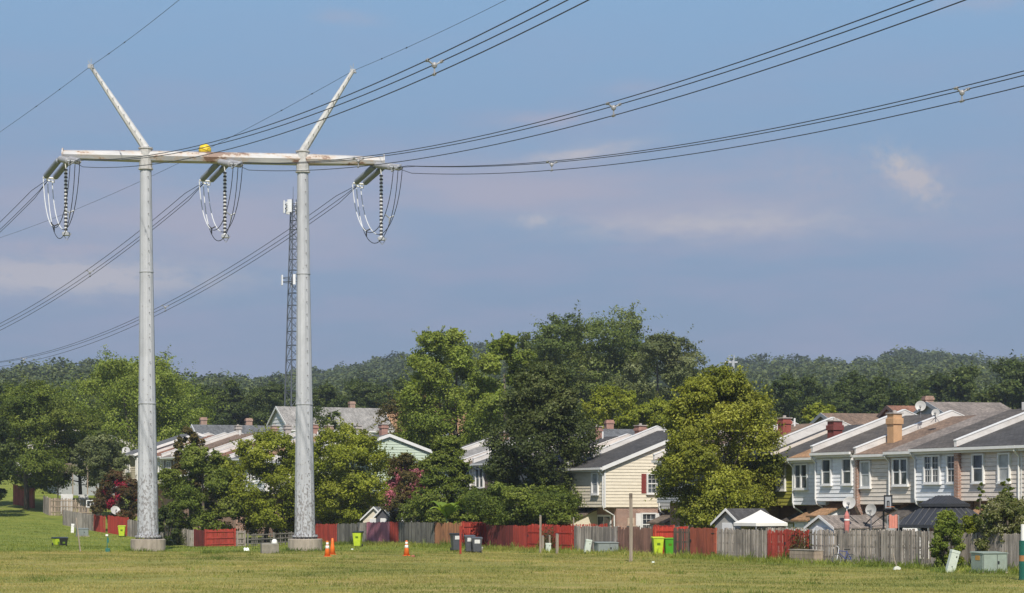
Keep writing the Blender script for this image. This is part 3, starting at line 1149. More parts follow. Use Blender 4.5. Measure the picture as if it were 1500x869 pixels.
ENDS = {}
for idx, px in enumerate((95, 328, 557)):
    at = on_arm(px) + Vector((0, 0, -.25))
    for kind, dr, side in (('b', BK, -1), ('f', FW, 1)):
        dn = Vector((dr.x, dr.y, (-.26 if kind == 'b' else -.2) * dr.length)).normalized()
        pe = Vector((dn.y, -dn.x, 0)).normalized()
        st = at + dn * .25
        en = at + dn * 3.0
        for sgn in (-1, 1):
            mb = MB()
            disc_string(mb, st + pe * .30 * sgn - R0, en - dn * .25 + pe * .30 * sgn - R0, 16, .165, .195)
            mb.build('insulator_string', GRAYINS if kind == 'b' else plain('dull_insulator', (.30, .30, .31), .4, .2, 8), tw, True)
        mb = MB()
        mb.tube([at - R0, st - R0], .06, 6)
        c0 = st - dn * .12 - R0
        mb.tube([c0 - pe * .42, c0 + pe * .42], .07, 6)
        mb.build('arm_yoke', GALV, tw)
        mb = MB()
        c0 = en - R0
        mb.tube([c0 - pe * .42, c0 + pe * .42], .06, 6)
        mb.tube([en - R0 + pe * .3, en - R0 + pe * .3 + Vector((0, 0, -.25)), en + dn * .35 - R0], .045, 6)
        mb.tube([en - R0 - pe * .3, en - R0 - pe * .3 + Vector((0, 0, .2)), en + dn * .35 - R0], .045, 6)
        mb.build('yoke', WHITE if kind == 'b' else GALV, tw)
        ENDS[(idx, kind)] = en + dn * .35
    # the hanging string that steadies the jumper loops
    top, bot = at + Vector((.06, 0, -.6)) - R0, at + Vector((.08, 0, -4.45)) - R0
    mb, mc = MB(), MB()
    mb.tube([at - R0, top], .03, 5)
    nd = 17
    for k in range(nd):
        z0 = top.z + (bot.z - top.z) * k / nd
        z1 = top.z + (bot.z - top.z) * (k + 1) / nd
        M = Matrix.Translation((top.x, top.y, 0))
        mc.lathe([(.04, z0), (.115, z0 - .02), (.115, z0 + (z1 - z0) * .40), (.05, z0 + (z1 - z0) * .44)], 10, M)
        mb.lathe([(.06, z0 + (z1 - z0) * .46), (.09, z0 + (z1 - z0) * .55), (.085, z0 + (z1 - z0) * .9), (.06, z1)], 8, M)
    hs = mc.build('hanging_insulator', plain('dark_disc', (.05, .045, .045), .35, .1), tw, True)
    mb.build('insulator_caps', WHITE, hs)
    mb = MB()
    mb.box(bot.x - .2, bot.x + .2, bot.y - .2, bot.y + .2, bot.z - .18, bot.z + .02)
    mb.tube([bot + Vector((-.25, 0, -.05)), bot + Vector((.05, 0, -.45)), bot + Vector((.3, 0, -.05))], .03, 5)
    mb.build('jumper_weight', GALV, tw, bevel=.03)
    pb = Vector((BK.y, -BK.x, 0)).normalized()
    pf = Vector((-FW.y, FW.x, 0)).normalized()
    for k, (off, dz) in enumerate(((-.28, .12), (.28, .12), (0, -.26))):
        a = ENDS[(idx, 'b')] + pb * off + Vector((0, 0, dz * .6))
        e = ENDS[(idx, 'f')] + pf * off + Vector((0, 0, dz * .6))
        drop = 4.75 + (-.1, .0, .45)[k]
        c1 = a + Vector((0, 0, -drop)) + (e - a) * .12
        c2 = e + Vector((0, 0, -drop)) + (a - e) * .12
        pts = []
        for q in range(25):
            s = q / 24
            pts.append(a * (1 - s) ** 3 + c1 * 3 * s * (1 - s) ** 2 + c2 * 3 * s * s * (1 - s) + e * s ** 3 - R0)
        mb = MB()
        mb.tube(pts, .024, 6)
        ju = mb.build('jumper', CABLE, tw)
        mb = MB()
        mb.tube(pts[:(10, 11, 6)[k]], .031, 6)
        mb.build('white_sleeve', plain('sleeve_grey_white', (.60, .61, .62), .5, .1), ju)
    for f in (.30, .74):
        mb = MB()
        s = f
        ps = []
        for k, (off, dz) in enumerate(((-.28, .12), (.28, .12), (0, -.26))):
            a = ENDS[(idx, 'b')] + pb * off + Vector((0, 0, dz * .6))
            e = ENDS[(idx, 'f')] + pf * off + Vector((0, 0, dz * .6))
            drop = 4.75 + (-.1, .0, .45)[k]
            c1 = a + Vector((0, 0, -drop)) + (e - a) * .12
            c2 = e + Vector((0, 0, -drop)) + (a - e) * .12
            ps.append(a * (1 - s) ** 3 + c1 * 3 * s * (1 - s) ** 2 + c2 * 3 * s * s * (1 - s) + e * s ** 3 - R0)
        mid_ = sum(ps, Vector()) / 3
        for p in ps:
            mb.tube([mid_, p], .04, 5)
        mb.build('jumper_spacer', BLACK if f < .5 else GALV, tw)

# conductors: three bundles each way
NAMES = ('left', 'middle', 'right')
for idx in range(3):
    for kind, fn, dr, tmax in (('f', fwd, FW, 124), ('b', back, BK, 118)):
        p0 = ENDS[(idx, kind)]
        where = ('leaving the left end of the crossarm' if idx == 0 else 'leaving the middle of the crossarm' if idx == 1 else 'leaving the right end of the crossarm')
        way = 'towards the upper right' if kind == 'f' else 'down to the lower left'
        ln = thing('power_line', 'black three wire bundle %s %s' % (where, way), 'power line', p0, 0, 'power lines')
        pe = Vector((dr.y, -dr.x, 0)).normalized()
        offs = [pe * .24 + Vector((0, 0, .14)), pe * -.24 + Vector((0, 0, .14)), Vector((0, 0, -.28))]
        for of in offs:
            mb = MB()
            n = 56
            pts = []
            for q in range(n + 1):
                t = tmax * q / n
                pts.append(fn(Vector((0, 0, 0)), t) + of * min(1, t / 1.5 + .15))
            mb.tube(pts, .019, 5)
            mb.build('conductor', CABLE, ln, True)
        for t in ((56, 98), (21, 48, 79, 104), (21.2, 53.3, 80, 104))[idx] if kind == 'f' else ((14, 55, 95), (18, 52, 88), (28, 58, 92))[idx]:
            c0 = fn(Vector((0, 0, 0)), t)
            mb = MB()
            for of in offs:
                mb.tube([c0, c0 + of], .028, 6)
                e = (FW if kind == 'f' else BK).normalized() * .09
                mb.tube([c0 + of - e, c0 + of + e], .05, 6)
            mb.lathe([(.01, -.10), (.07, -.07), (.095, 0), (.07, .07), (.01, .10)], 10, Matrix.Translation(c0))
            mb.build('spacer', plain('spacer_grey', (.30, .30, .31), .5, .2), ln)
for (tip, nm) in zip(TIPS, ('left', 'right')):
    for kind, dr, a, b, tm in (('f', FW, -.072, .0008, 124), ('b', BK, -.085, .0008, 118)):
        ln = thing('shield_wire', 'thin single wire from the %s horn tip running %s' % (nm, 'to the upper right' if kind == 'f' else 'down to the lower left'), 'wire', tip, 0, 'shield wires')
        mb = MB()
        mb.tube([dr * t + Vector((0, 0, a * t + b * t * t)) for t in [tm * q / 40 for q in range(41)]], .013, 5)
        mb.build('wire', CABLE, ln)
        mb = MB()
        for t in (5.0, 9.0):
            p = dr * t + Vector((0, 0, a * t + b * t * t))
            mb.tube([p + dr * -.06, p + dr * .06], .04, 5)
        mb.build('damper', CABLE, ln)
        if kind == 'b' and nm == 'right':
            t = 20.2
            p = tip + dr * t + Vector((0, 0, a * t + b * t * t))
            ball = thing('marker_ball', 'bright yellow warning ball on the wire just above the crossarm', 'marker ball', p)
            mb = MB()
            mb.lathe([(.45 * math.sin(math.pi * k / 16) + .002, -.45 * math.cos(math.pi * k / 16)) for k in range(17)], 24)
            mb.build('ball', plain('marker_yellow', (.75, .52, .02), .45, .08), ball, True)
            mb = MB()
            mb.lathe([(.452, -.02), (.468, -.018), (.468, .018), (.452, .02)], 24, Matrix.Rotation(.4, 4, 'Y'))
            mb.build('seam_ring', plain('marker_seam', (.4, .26, .02), .5, .1), ball)

# ------------------------------------------------------------------ lattice mast behind the houses
Y = 262
p = W(429.5, 0, Y)
gz = ground(p.x, Y)
lt = thing('lattice_mast', 'slender grey lattice radio mast seen behind the right steel pole', 'radio mast', (p.x, Y, gz), .35)
topz = W(0, 292, Y).z - gz
mst = plain('mast_steel', (.10, .11, .13), .5, .15, metal=.2)
wb, wt = 1.75, .42


def leg_at(k, z):
    w = wb + (wt - wb) * min(1, z / topz)
    a = 2 * math.pi * k / 3 + 2.2
    return Vector((w * math.cos(a), w * math.sin(a), z))


for k in range(3):
    mb = MB()
    mb.tube([leg_at(k, -.3), leg_at(k, topz * .5), leg_at(k, topz)], [.12, .09, .06], 6)
    mb.build('leg', mst, lt)
mb = MB()
z = 0
i = 0
while z < topz - 1:
    h = 2.5 - 1.5 * z / topz
    for k in range(3):
        k2 = (k + 1) % 3
        mb.tube([leg_at(k, z), leg_at(k2, z)], .042, 4)
        mb.tube([leg_at(k, z), leg_at(k2, z + h)], .042, 4)
        mb.tube([leg_at(k2, z), leg_at(k, z + h)], .022, 4)
    z += h
    i += 1
mb.build('bracing', mst, lt)
mb = MB()
mb.tube([(0, 0, topz - 1), (0, 0, topz + 1.6)], .03, 5)
mb.build('lightning_rod', mst, lt)
ant = plain('antenna_white', (.72, .72, .72), .5, .1)
for zc, rad_, hh, nn in ((topz - 1.2, 1.05, 1.6, 9), (topz - 10.6, 1.3, 1.3, 6)):
    mb = MB()
    ring = [Vector((rad_ * math.cos(a), rad_ * math.sin(a), zc)) for a in [2 * math.pi * q / 12 for q in range(13)]]
    mb.tube(ring, .045, 5)
    mb.tube([q + Vector((0, 0, .5)) for q in ring], .045, 5)
    for k in range(3):
        mb.tube([leg_at(k, zc), ring[k * 4 + 3]], .05, 5)
    mo = mb.build('antenna_mount', mst, lt)
    for q in range(nn):
        a = 2 * math.pi * (q + .35 * (q % 3)) / nn
        M = Matrix.Translation((rad_ * 1.12 * math.cos(a), rad_ * 1.12 * math.sin(a), zc + .2)) @ Matrix.Rotation(a, 4, 'Z')
        mb = MB()
        mb.box(-.08, .08, -.16, .16, -hh / 2, hh / 2, M=M)
        mb.build('antenna', ant, mo)
mb = MB()
for zc in (8, 20):
    mb.box(.6, .95, -.25, .25, zc, zc + 1.2)
mb.build('equipment_box', ant, lt)

# far pylon on the skyline
Y = 520
p = W(1074, 0, Y)
gz = ground(p.x, Y)
fp = thing('far_pylon', 'small pale pylon with two spikes on the far skyline', 'power line tower', (p.x, Y, gz))
zt = W(0, 531, Y).z - gz
pm = plain('far_steel', (.42, .43, .45), .5, .1)
mb = MB()
mb.tube([(0, 0, -1), (0, 0, zt + .5)], [.55, .38], 8)
mb.build('pole', pm, fp)
mb = MB()
mb.tube([(-2.1, 0, zt), (1.1, .5, zt)], .28, 8)
mb.build('crossarm', pm, fp)
for x0, x1 in ((-1.2, -1.0), (.1, .3)):
    mb = MB()
    mb.tube([(x0, 0, zt), (x1, 0, zt + 1.9)], [.2, .09], 6)
    mb.build('horn', pm, fp)
# ------------------------------------------------------------------ town houses
SID = {
    'tan': plain('siding_tan', (.66, .585, .51), .6, .12, 2.0, (1, 1, 3)),
    'tan2': plain('siding_beige', (.69, .61, .52), .6, .12, 2.0, (1, 1, 3)),
    'blue': plain('siding_pale_blue', (.74, .745, .76), .55, .10, 2.0, (1, 1, 3)),
    'white': plain('siding_white', (.80, .80, .81), .55, .09, 2.0, (1, 1, 3)),
    'olive': plain('siding_olive', (.33, .32, .06), .6, .15, 2.0, (1, 1, 3)),
    'cream': plain('siding_cream', (.72, .645, .51), .6, .09, 2.0, (1, 1, 3)),
    'brown': brick('brick_brown', (.10, .06, .045), (.15, .09, .07), (.2, .17, .15)),
    'mint': plain('siding_mint', (.50, .58, .47), .6, .10, 2.0, (1, 1, 3)),
    'gray': plain('siding_gray', (.36, .37, .38), .6, .12, 2.0, (1, 1, 3)),
}
ROOF = {
    'charcoal': shingle('shingle_charcoal', (.066, .063, .062)),
    'dark': shingle('shingle_dark', (.095, .082, .072)),
    'umber': shingle('shingle_umber', (.135, .105, .082)),
    'graybrown': shingle('shingle_greybrown', (.225, .19, .165)),
    'brown': shingle('shingle_brown', (.20, .135, .095)),
    'orange': shingle('shingle_orange', (.33, .19, .10)),
    'gray': shingle('shingle_grey', (.30, .285, .265)),
    'red': shingle('shingle_redbrown', (.23, .11, .07)),
    'slate': shingle('shingle_slate', (.13, .135, .14)),
}
BRICK = brick('brick_red', (.26, .11, .065), (.34, .16, .10))
BRICKD = brick('brick_dark', (.13, .05, .035), (.17, .07, .05), (.22, .18, .16))
PARA = plain('parapet_white', (.66, .63, .60), .65, .14, 2.5, (.4, 1, 1), dirt=(.33, .27, .22), dirt_amt=.5)
TRIM = plain('trim_white', (.72, .71, .69), .5, .07, 3)
CHIM = {
    'tan': plain('chimney_tan', (.50, .30, .16), .8, .12, 4),
    'red': plain('chimney_red', (.27, .07, .05), .7, .2, 4),
    'darkred': plain('chimney_dark_red', (.17, .045, .04), .7, .25, 4),
    'pink': plain('chimney_pink', (.34, .19, .15), .8, .25, 4),
    'brick': brick('chimney_brick', (.28, .13, .08), (.36, .18, .11)),
    'gray': plain('chimney_grey', (.38, .34, .31), .8, .2, 4),
}
GLASS = glass()
CURT = plain('curtained_glass', (.35, .36, .36), .15, .25, 2)
M_REAR = Matrix(((0, 1, 0, 0), (1, 0, 0, 0), (0, 0, 1, 0), (0, 0, 0, 1)))      # u -> y, depth -> x
M_END = Matrix.Identity(4)                                                 # u -> x, depth -> y


def window(house, M, u, z0, z1, wd_, kind='single', muntin=False, shutters=None, glassmat=None):
    """u: centre along the wall; the wall stands at depth 0, outside is negative depth"""
    def bx(mb, u0, u1, d0, d1, za, zb):
        p = [M @ Vector(q) for q in ((u0, d0, za), (u1, d0, za), (u1, d1, za), (u0, d1, za), (u0, d0, zb), (u1, d0, zb), (u1, d1, zb), (u0, d1, zb))]
        mb.hexa(p)
    a, b = u - wd_ / 2, u + wd_ / 2
    mb = MB()
    t = .09
    bx(mb, a - t, a, -.16, .01, z0 - t, z1 + t)
    bx(mb, b, b + t, -.16, .01, z0 - t, z1 + t)
    bx(mb, a, b, -.16, .01, z1, z1 + t)
    bx(mb, a, b, -.16, .01, z0 - t, z0)
    bx(mb, a - t - .04, b + t + .04, -.20, -.005, z0 - t - .06, z0 - t - .003)
    cells = [(a, b)]
    if kind == 'twin':
        bx(mb, u - .05, u + .05, -.155, .008, z0, z1)
        cells = [(a, u - .05), (u + .05, b)]
    for c0, c1 in cells:
        zm = (z0 + z1) / 2
        bx(mb, c0, c1, -.10, .006, zm - .035, zm + .035)
        if muntin:
            for q in (1, 2):
                x = c0 + (c1 - c0) * q / 3
                bx(mb, x - .012, x + .012, -.088, .004, z0, z1)
            for q in (.25, .75):
                z = z0 + (z1 - z0) * q
                bx(mb, c0, c1, -.087, .003, z - .012, z + .012)
    w = mb.build('window', TRIM, house)
    for k, (c0, c1) in enumerate(cells):
        mb = MB()
        bx(mb, c0, c1, -.075, -.06, z0, z1)
        mb.build('pane', glassmat or GLASS, w)
    if shutters:
        for s in (-1, 1):
            mb = MB()
            uc = u + s * (wd_ / 2 + t + .2)
            bx(mb, uc - .18, uc + .18, -.07, -.03, z0 - .06, z1 + .06)
            mb.build('shutter', shutters, house)
    return w


def pos(P0, D, s):
    return Vector((P0[0] + D * N[0] + s * T[0], P0[1] + D * N[1] + s * T[1], 0))


def s_at(P0, D, px):
    u = (px - 750) / F
    ax, ay = P0[0] + D * N[0], P0[1] + D * N[1]
    return (ax - u * ay) / (u * T[1] - T[0])


def town_house(label, P0, s0, s1, D, eave, siding='tan', roof='dark', R=6.4, rise=2.1, par_near=False, par_far=False, end_near=False,
               windows=(), endwindows=(), downs=(), chimneys=(), lean=None, firewall=False, pipes=(), floor2=2.8, lower=None, hatches=(), ptop=.27, group=None, name='town_house', over=.9, doors=()):
    o = pos(P0, D, s0)
    gz = ground(o.x, o.y)
    h = thing(name, label, 'house', (o.x, o.y, gz), ROT, group)
    w = s1 - s0 - .02
    E = CAMZ + eave - gz
    ub = E - floor2
    sl_ = rise / R
    zr = lambda x: E + .06 + (sl_ * x if x <= R else sl_ * (2 * R - x))
    sm = SID[siding]
    # upper storey with lapped boards on the rear and, where it shows, on the end wall
    mb = MB()
    mb.prism([(0, ub), (2 * R, ub), (2 * R, E), (R, E + rise), (0, E)], 'y', 0, w)
    if siding != 'brown':
        n = int(round(floor2 / .215))
        bh = floor2 / n
        for k in range(n):
            z0, z1 = ub + k * bh, ub + (k + 1) * bh
            v = rnd.random()
            zg = z0 + .024
            mb.hexa([(-.055, .002, zg), (-.004, .002, zg), (-.004, w - .002, zg), (-.055, w - .002, zg), (-.030, .002, z1), (-.004, .002, z1), (-.004, w - .002, z1), (-.030, w - .002, z1)], v)
        if end_near:
            k = 0
            while ub + k * bh < E + rise - .05:
                z0, z1 = ub + k * bh, min(ub + (k + 1) * bh, E + rise)
                q = lambda z: 0 if z <= E else (z - E) / sl_
                a0, a1 = q(z0), q(z1)
                zg = z0 + .024
                if a1 < R - .05:
                    mb.hexa([(a0, -.055, zg), (2 * R - a0, -.055, zg), (2 * R - a0, -.004, zg), (a0, -.004, zg), (a1, -.030, z1), (2 * R - a1, -.030, z1), (2 * R - a1, -.004, z1), (a1, -.004, z1)], rnd.random())
                k += 1
    mb.build('upper_wall', sm, h)
    mb = MB()
    mb.box(over, 2 * R - .05, .03, w - .03, -2.0, ub - .004)
    mb.build('brick_wall', lower or BRICK, h)
    mb = MB()
    mb.box(-.066, .03, -.066 if end_near else -.004, .03, ub - .02, E - .02)
    mb.box(-.066, .03, w - .03, w + .004, ub - .02, E - .02)
    if end_near:
        mb.box(2 * R - .03, 2 * R + .055, -.066, .03, ub - .02, E - .02)
    mb.build('corner_trim', TRIM, h)
    # roof slab
    y0, y1 = (-.22 if end_near else .004), w - .004
    mb = MB()
    a, b = -.34, 2 * R + .34
    mb.prism([(a, zr(a)), (a, zr(a) - .15), (R, zr(R) - .15), (b, zr(b) - .15), (b, zr(b)), (R, zr(R))], 'y', y0, y1)
    rf = mb.build('roof', ROOF[roof], h)
    if end_near:
        mb = MB()
        mb.prism([(a, zr(a) + .02), (a, zr(a) - .24), (R, zr(R) - .24), (b, zr(b) - .24), (b, zr(b) + .02), (R, zr(R) + .02)], 'y', y0 - .045, y0 - .003)
        mb.build('rake_board', TRIM, rf)
    mb = MB()
    mb.box(a - .13, a - .003, y0, y1, zr(a) - .17, zr(a) - .03)
    mb.box(-.30, -.28, y0 + .01, y1 - .01, zr(a) - .30, zr(a) - .155)
    mb.build('gutter', TRIM, rf)
    for flag, yc in ((par_near, 0), (par_far, w + .01)):
        if not flag:
            continue
        mb = MB()
        a2, b2 = -.28, 2 * R + .28
        t = ptop + .06 * rnd.random()
        mb.prism([(a2, zr(a2) - .22), (R, zr(R) - .22), (b2, zr(b2) - .22), (b2, zr(b2) + t), (R, zr(R) + t), (a2, zr(a2) + t)], 'y', yc - .10, yc + .10)
        pa = mb.build('parapet', PARA, rf)
        mb = MB()
        mb.prism([(a2 - .03, zr(a2) + t + .003), (R, zr(R) + t + .003), (b2 + .03, zr(b2) + t + .003), (b2 + .03, zr(b2) + t + .05), (R, zr(R) + t + .05), (a2 - .03, zr(a2) + t + .05)], 'y', yc - .125, yc + .125)
        mb.build('coping', TRIM, pa)
    if firewall:
        mb = MB()
        mb.box(-.26, .1, w - .16, w + .14, ub - .1, E + .0)
        mb.prism([(-.26, ub - .104), (.1, ub - .104), (.6, ub - .75), (.1, ub - .65), (-.12, ub - .35)], 'y', w - .16, w + .14)
        mb.build('firewall', BRICK, h)
    for (cy, cx, col, ch, cw) in chimneys:
        z = zr(cx)
        mb = MB()
        mb.box(cx - cw / 2, cx + cw / 2, cy - cw / 2, cy + cw / 2, z - .6, z + ch)
        mb.box(cx - cw / 2 - .06, cx + cw / 2 + .06, cy - cw / 2 - .06, cy + cw / 2 + .06, z + ch * .62, z + ch * .84)
        cm = mb.build('chimney', CHIM[col], rf, bevel=.015)
        mb = MB()
        mb.box(cx - cw / 2 - .06, cx + cw / 2 + .06, cy - cw / 2 - .06, cy + cw / 2 + .06, z + ch + .003, z + ch + .07)
        mb.tube([(cx, cy, z + ch), (cx, cy, z + ch + .2)], .11, 10)
        mb.build('chimney_cap', CHIM['gray'], cm)
    for (cy, cx) in pipes:
        mb = MB()
        mb.tube([(cx, cy, zr(cx) - .1), (cx, cy, zr(cx) + .5)], .06, 8)
        mb.build('vent_pipe', TRIM, rf)
    for (cy, cx, wv) in hatches:
        mb = MB()
        mb.box(cx - .3, cx + .3, cy - wv / 2, cy + wv / 2, zr(cx) - .1, zr(cx) + .34)
        mb.build('roof_hatch', PARA, rf, bevel=.02)
    for (u, kind) in windows:
        if kind.startswith('twin'):
            window(h, M_REAR, u, E - 1.80, E - .50, 1.15, 'twin', 'm' in kind[4:])
        else:
            window(h, M_REAR, u, E - 1.80, E - .50, .72, 'single', 'm' in kind[6:], glassmat=GLASS if rnd.random() < .6 else CURT)
    for (u, za, zb, ww, sh) in endwindows:
        window(h, M_END, u, za, zb, ww, 'single', True, sh)
    for yy in downs:
        mb = MB()
        za = zr(a) - .15
        mb.tube([(a - .06, yy, za), (a - .06, yy, za - .12), (-.10, yy, za - .42), (-.10, yy, ub + .12), (-.02, yy, ub - .12), (over - .12, yy, ub - .55), (over - .08, yy, -.5)], .05, 6)
        mb.build('downspout', TRIM, h)
    for yy in doors:
        mb = MB()
        mb.box(over - .06, over + .02, yy - .9, yy + .9, .05, 2.15)
        d = mb.build('back_door', TRIM, h)
        for q in (-.42, .42):
            mb = MB()
            mb.box(over - .075, over - .062, yy + q - .36, yy + q + .36, .2, 2.02)
            mb.build('pane', GLASS, d)
    if lean:
        y0_, y1_, xo, mat_, rmat = lean
        xo -= .35
        zt, zl = ub - .06, ub - .06 - (over - xo) * .40
        mb = MB()
        mb.prism([(xo, -1), (over - .01, -1), (over - .01, zt - .1), (xo, zl - .1)], 'y', y0_, y1_)
        for k in range(9):
            z0 = zl - .1 - .2 * (k + 1)
            mb.face([(xo - .04, y0_, z0), (xo - .04, y1_, z0), (xo - .006, y1_, z0 + .2), (xo - .006, y0_, z0 + .2)][::-1])
            mb.face([(xo, y0_ - .04, z0), (over - .02, y0_ - .04, z0), (over - .02, y0_ - .006, z0 + .2), (xo, y0_ - .006, z0 + .2)])
        le = mb.build('lean_to', SID[mat_], h)
        mb = MB()
        sl2 = (zt - zl) / (over - xo)
        f = lambda x: zl + sl2 * (x - xo)
        mb.prism([(xo - .2, f(xo - .2) - .09), (over - .03, f(over - .03) - .09), (over - .03, f(over - .03)), (xo - .2, f(xo - .2))], 'y', y0_ - .14, y1_ + .14)
        mb.build('lean_to_roof', ROOF[rmat], le)
        mb = MB()
        mb.box(xo - .06, xo - .046, (y0_ + y1_) / 2 - .4, (y0_ + y1_) / 2 + .4, .1, zl - .25)
        mb.build('lean_to_door', TRIM, le)
    return h


# ---- row at the right
FA = (17.5, 95.6)
D0 = 8.7
sA = [s_at(FA, D0, px) for px in (1640, 1497, 1405.5, 1340)]
sA.append(s_at(FA, 8.95, 1303))
sA.append(s_at(FA, 9.05, 1258))
sA.append(s_at(FA, 8.85, 1195))
sA.append(s_at(FA, 9.6, 1162))
sA.append(s_at(FA, 11.2, 1128))
sA += [sA[-1] + 4.7, sA[-1] + 9.4]


def loc(i, px, D):
    return s_at(FA, D, px) - sA[i]


GA = 'row houses at the right'
town_house('beige town house cut off by the right edge of the photo', FA, sA[0], sA[1], 8.7, 2.93, 'tan', 'charcoal', par_near=True, windows=((2.0, 'single'), (4.5, 'single')), group=GA)
town_house('beige town house with two single windows right of the brick pier', FA, sA[1], sA[2], 8.7, 2.93, 'tan', 'charcoal', par_far=True, firewall=True,
           windows=((loc(1, 1473, D0), 'single'), (loc(1, 1435, D0), 'single')), downs=(.12,), lean=(1.9, 3.4, -1.3, 'cream', 'orange'), group=GA, doors=(4.0,))
town_house('pale blue town house with a pair of small paned windows', FA, sA[2], sA[3], 8.72, 2.93, 'blue', 'dark', windows=((loc(2, 1367, D0), 'twinm'), (loc(2, 1397, D0), 'singlem')),
           downs=(sA[3] - sA[2] - .12,), group=GA, doors=(1.2,), lower=BRICKD, pipes=((1.5, 5.9),), hatches=((1.6, 6.3, 1.2), (-2.2, 6.5, 1.1)))
town_house('beige house under grey brown shingles with a twin window', FA, sA[3], sA[4], 8.95, 2.84, 'tan2', 'graybrown', windows=((loc(3, 1321, 8.95), 'twin'),),
           downs=(sA[4] - sA[3] - .1,), lean=(.5, 1.7, -.6, 'white', 'dark'), group=GA, lower=BRICKD)
town_house('beige house with tan chimney and one single window', FA, sA[4], sA[5], 9.05, 2.75, 'tan2', 'brown', par_far=True, firewall=True, windows=((loc(4, 1270, 9.05), 'single'),),
           chimneys=((sA[5] - sA[4] - .7, 1.9, 'tan', 1.5, .58),), lean=(.5, 1.9, -1.3, 'cream', 'umber'), group=GA, lower=BRICKD)
town_house('white town house with two single windows above a low shed roof', FA, sA[5], sA[6], 8.85, 2.93, 'white', 'dark', par_far=True, R=6.2,
           windows=((loc(5, 1243, 8.85), 'single'), (loc(5, 1213, 8.85), 'single')), downs=(sA[6] - sA[5] - .1,), lean=(2.0, 3.2, -.4, 'white', 'orange'), group=GA, lower=BRICKD, doors=(1.0,))
town_house('pale house under a tan eave beside the olive house', FA, sA[6], sA[7], 9.6, 2.72, 'blue', 'orange', R=6.0, windows=((loc(6, 1175.5, 9.6), 'twin'),), downs=(sA[7] - sA[6] - .1,),
           chimneys=((1.6, 1.75, 'darkred', 1.35, .62),), lean=(.6, 1.9, -.5, 'white', 'orange'), group=GA, lower=BRICKD)
town_house('olive yellow town house half hidden by the yellow maple', FA, sA[7], sA[8], 10.9, 2.68, 'olive', 'charcoal', end_near=False, R=6.0, windows=((loc(7, 1146, 10.9), 'single'),),
           lean=(.3, 1.4, -.6, 'olive', 'dark'), group=GA, lower=BRICKD)
town_house('town house with brown roof and red chimney behind the yellow maple', FA, sA[8], sA[9], 9.8, 2.85, 'tan', 'brown', par_near=True, par_far=True, R=6.0, chimneys=((2.5, 4.2, 'red', .9, .6),), group=GA, pipes=((3.4, 5.6),))
town_house('grey roofed town house wholly behind the yellow maple', FA, sA[9], sA[10], 9.0, 2.85, 'gray', 'brown', par_far=True, R=6.0, end_near=False, group=GA)

# ---- middle row, beginning with the cream end house
GB = 'row houses in the middle'
sB = s_at(FA, 8.6, 886)
eB = 2.5
RED = plain('shutter_red', (.20, .035, .03), .6, .15)
Eb = CAMZ + eB
town_house('cream end house with red shutters facing the field', FA, sB, sB + 4.7, 8.6, eB, 'cream', 'charcoal', par_far=True, end_near=True, R=6.9, rise=2.55, floor2=2.75,
           windows=((1.15, 'single'),), endwindows=((3.75, Eb - 1.75, Eb - .55, .95, RED), (3.35, Eb - 4.6, Eb - 3.2, 1.0, TRIM)), downs=(.1,), doors=(1.6,),
           lean=(2.6, 3.8, -1.4, 'cream', 'umber'), group=GB, pipes=((1.0, 6.3), (3.2, 6.6)))
town_house('brown roofed house set back right of the cream end house', FA, sB - 4.9, sB - .06, 12.75, 2.42, 'gray', 'brown', group=GB, windows=((2.4, 'single'),), downs=(4.6,), R=5.2, rise=1.9, lean=(2.4, 4.4, -.6, 'gray', 'umber'))
U = [('tan brown roofed town house next to the cream end house', 'tan', 'orange', 9.4, 2.55), ('town house with dark roof behind the big dark tree', 'tan2', 'charcoal', 8.6, 2.7),
     ('brown brick town house with a white window left of the big dark tree', 'brown', 'slate', 8.1, 3.05), ('brown roofed town house behind the pointed green tree', 'tan', 'brown', 9.3, 3.05),
     ('town house with light grey roof strip and brick chimney', 'white', 'gray', 8.9, 3.2), ('town house with charcoal roof above the pink blossoms', 'tan2', 'dark', 9.4, 3.25)]
s_ = sB + 4.7
for k, (lb, sd_, rf_, dd, ev) in enumerate(U):
    s1_ = s_ + (4.6 if k != 1 else s_at(FA, 8.1, 697) - s_ - 4.7)
    town_house(lb, FA, s_, s1_, dd, ev, sd_, rf_, par_far=k not in (5,), R=6.4, group=GB,
               chimneys=((), ((2.3, 6.0, 'pink', .85, .6),), ((3.0, 5.9, 'red', .85, .6),), (), ((2.6, 5.2, 'brick', .6, .6),), ())[k] if k != 0 else ((2.2, 6.1, 'pink', .9, .62),),
               windows=((3.9, 'twin'), (1.2, 'single')), downs=(4.5,) if k == 2 else (), pipes=((1.4, 6.0),) if k in (1, 3) else ())
    s_ = s1_
eC = s_

# ---- left row
FD = (-23.5, 156.4)
GD = 'row houses at the left'
COL = [('mint', 'slate', 'mint green'), ('tan', 'gray', 'light roofed'), ('white', 'orange', 'orange roofed'), ('tan2', 'slate', 'slate roofed'), ('gray', 'red', 'red brown roofed'), ('tan', 'graybrown', 'grey brown roofed'),
       ('brown', 'brown', 'brown brick'), ('brown', 'graybrown', 'dark brick'), ('tan', 'red', 'beige'), ('cream', 'slate', 'cream')]
NOTE = ['gable end house with white rakes right of the right pole', 'house between the steel poles behind yellow green trees', 'house with its roof above the tall yellow green tree', 'house with white parapets behind yellow green trees',
        'house between white parapets in the left row', 'house just right of the narrow reddish tree', 'house with tall white windows right of the left pole', 'house partly hidden by the left pole',
        'house wholly behind the left pole', 'end house with satellite dish left of the left pole']
s_ = 4.6
sEnd = s_at(FD, 9.6, 177)
wD = (sEnd - s_) / 10
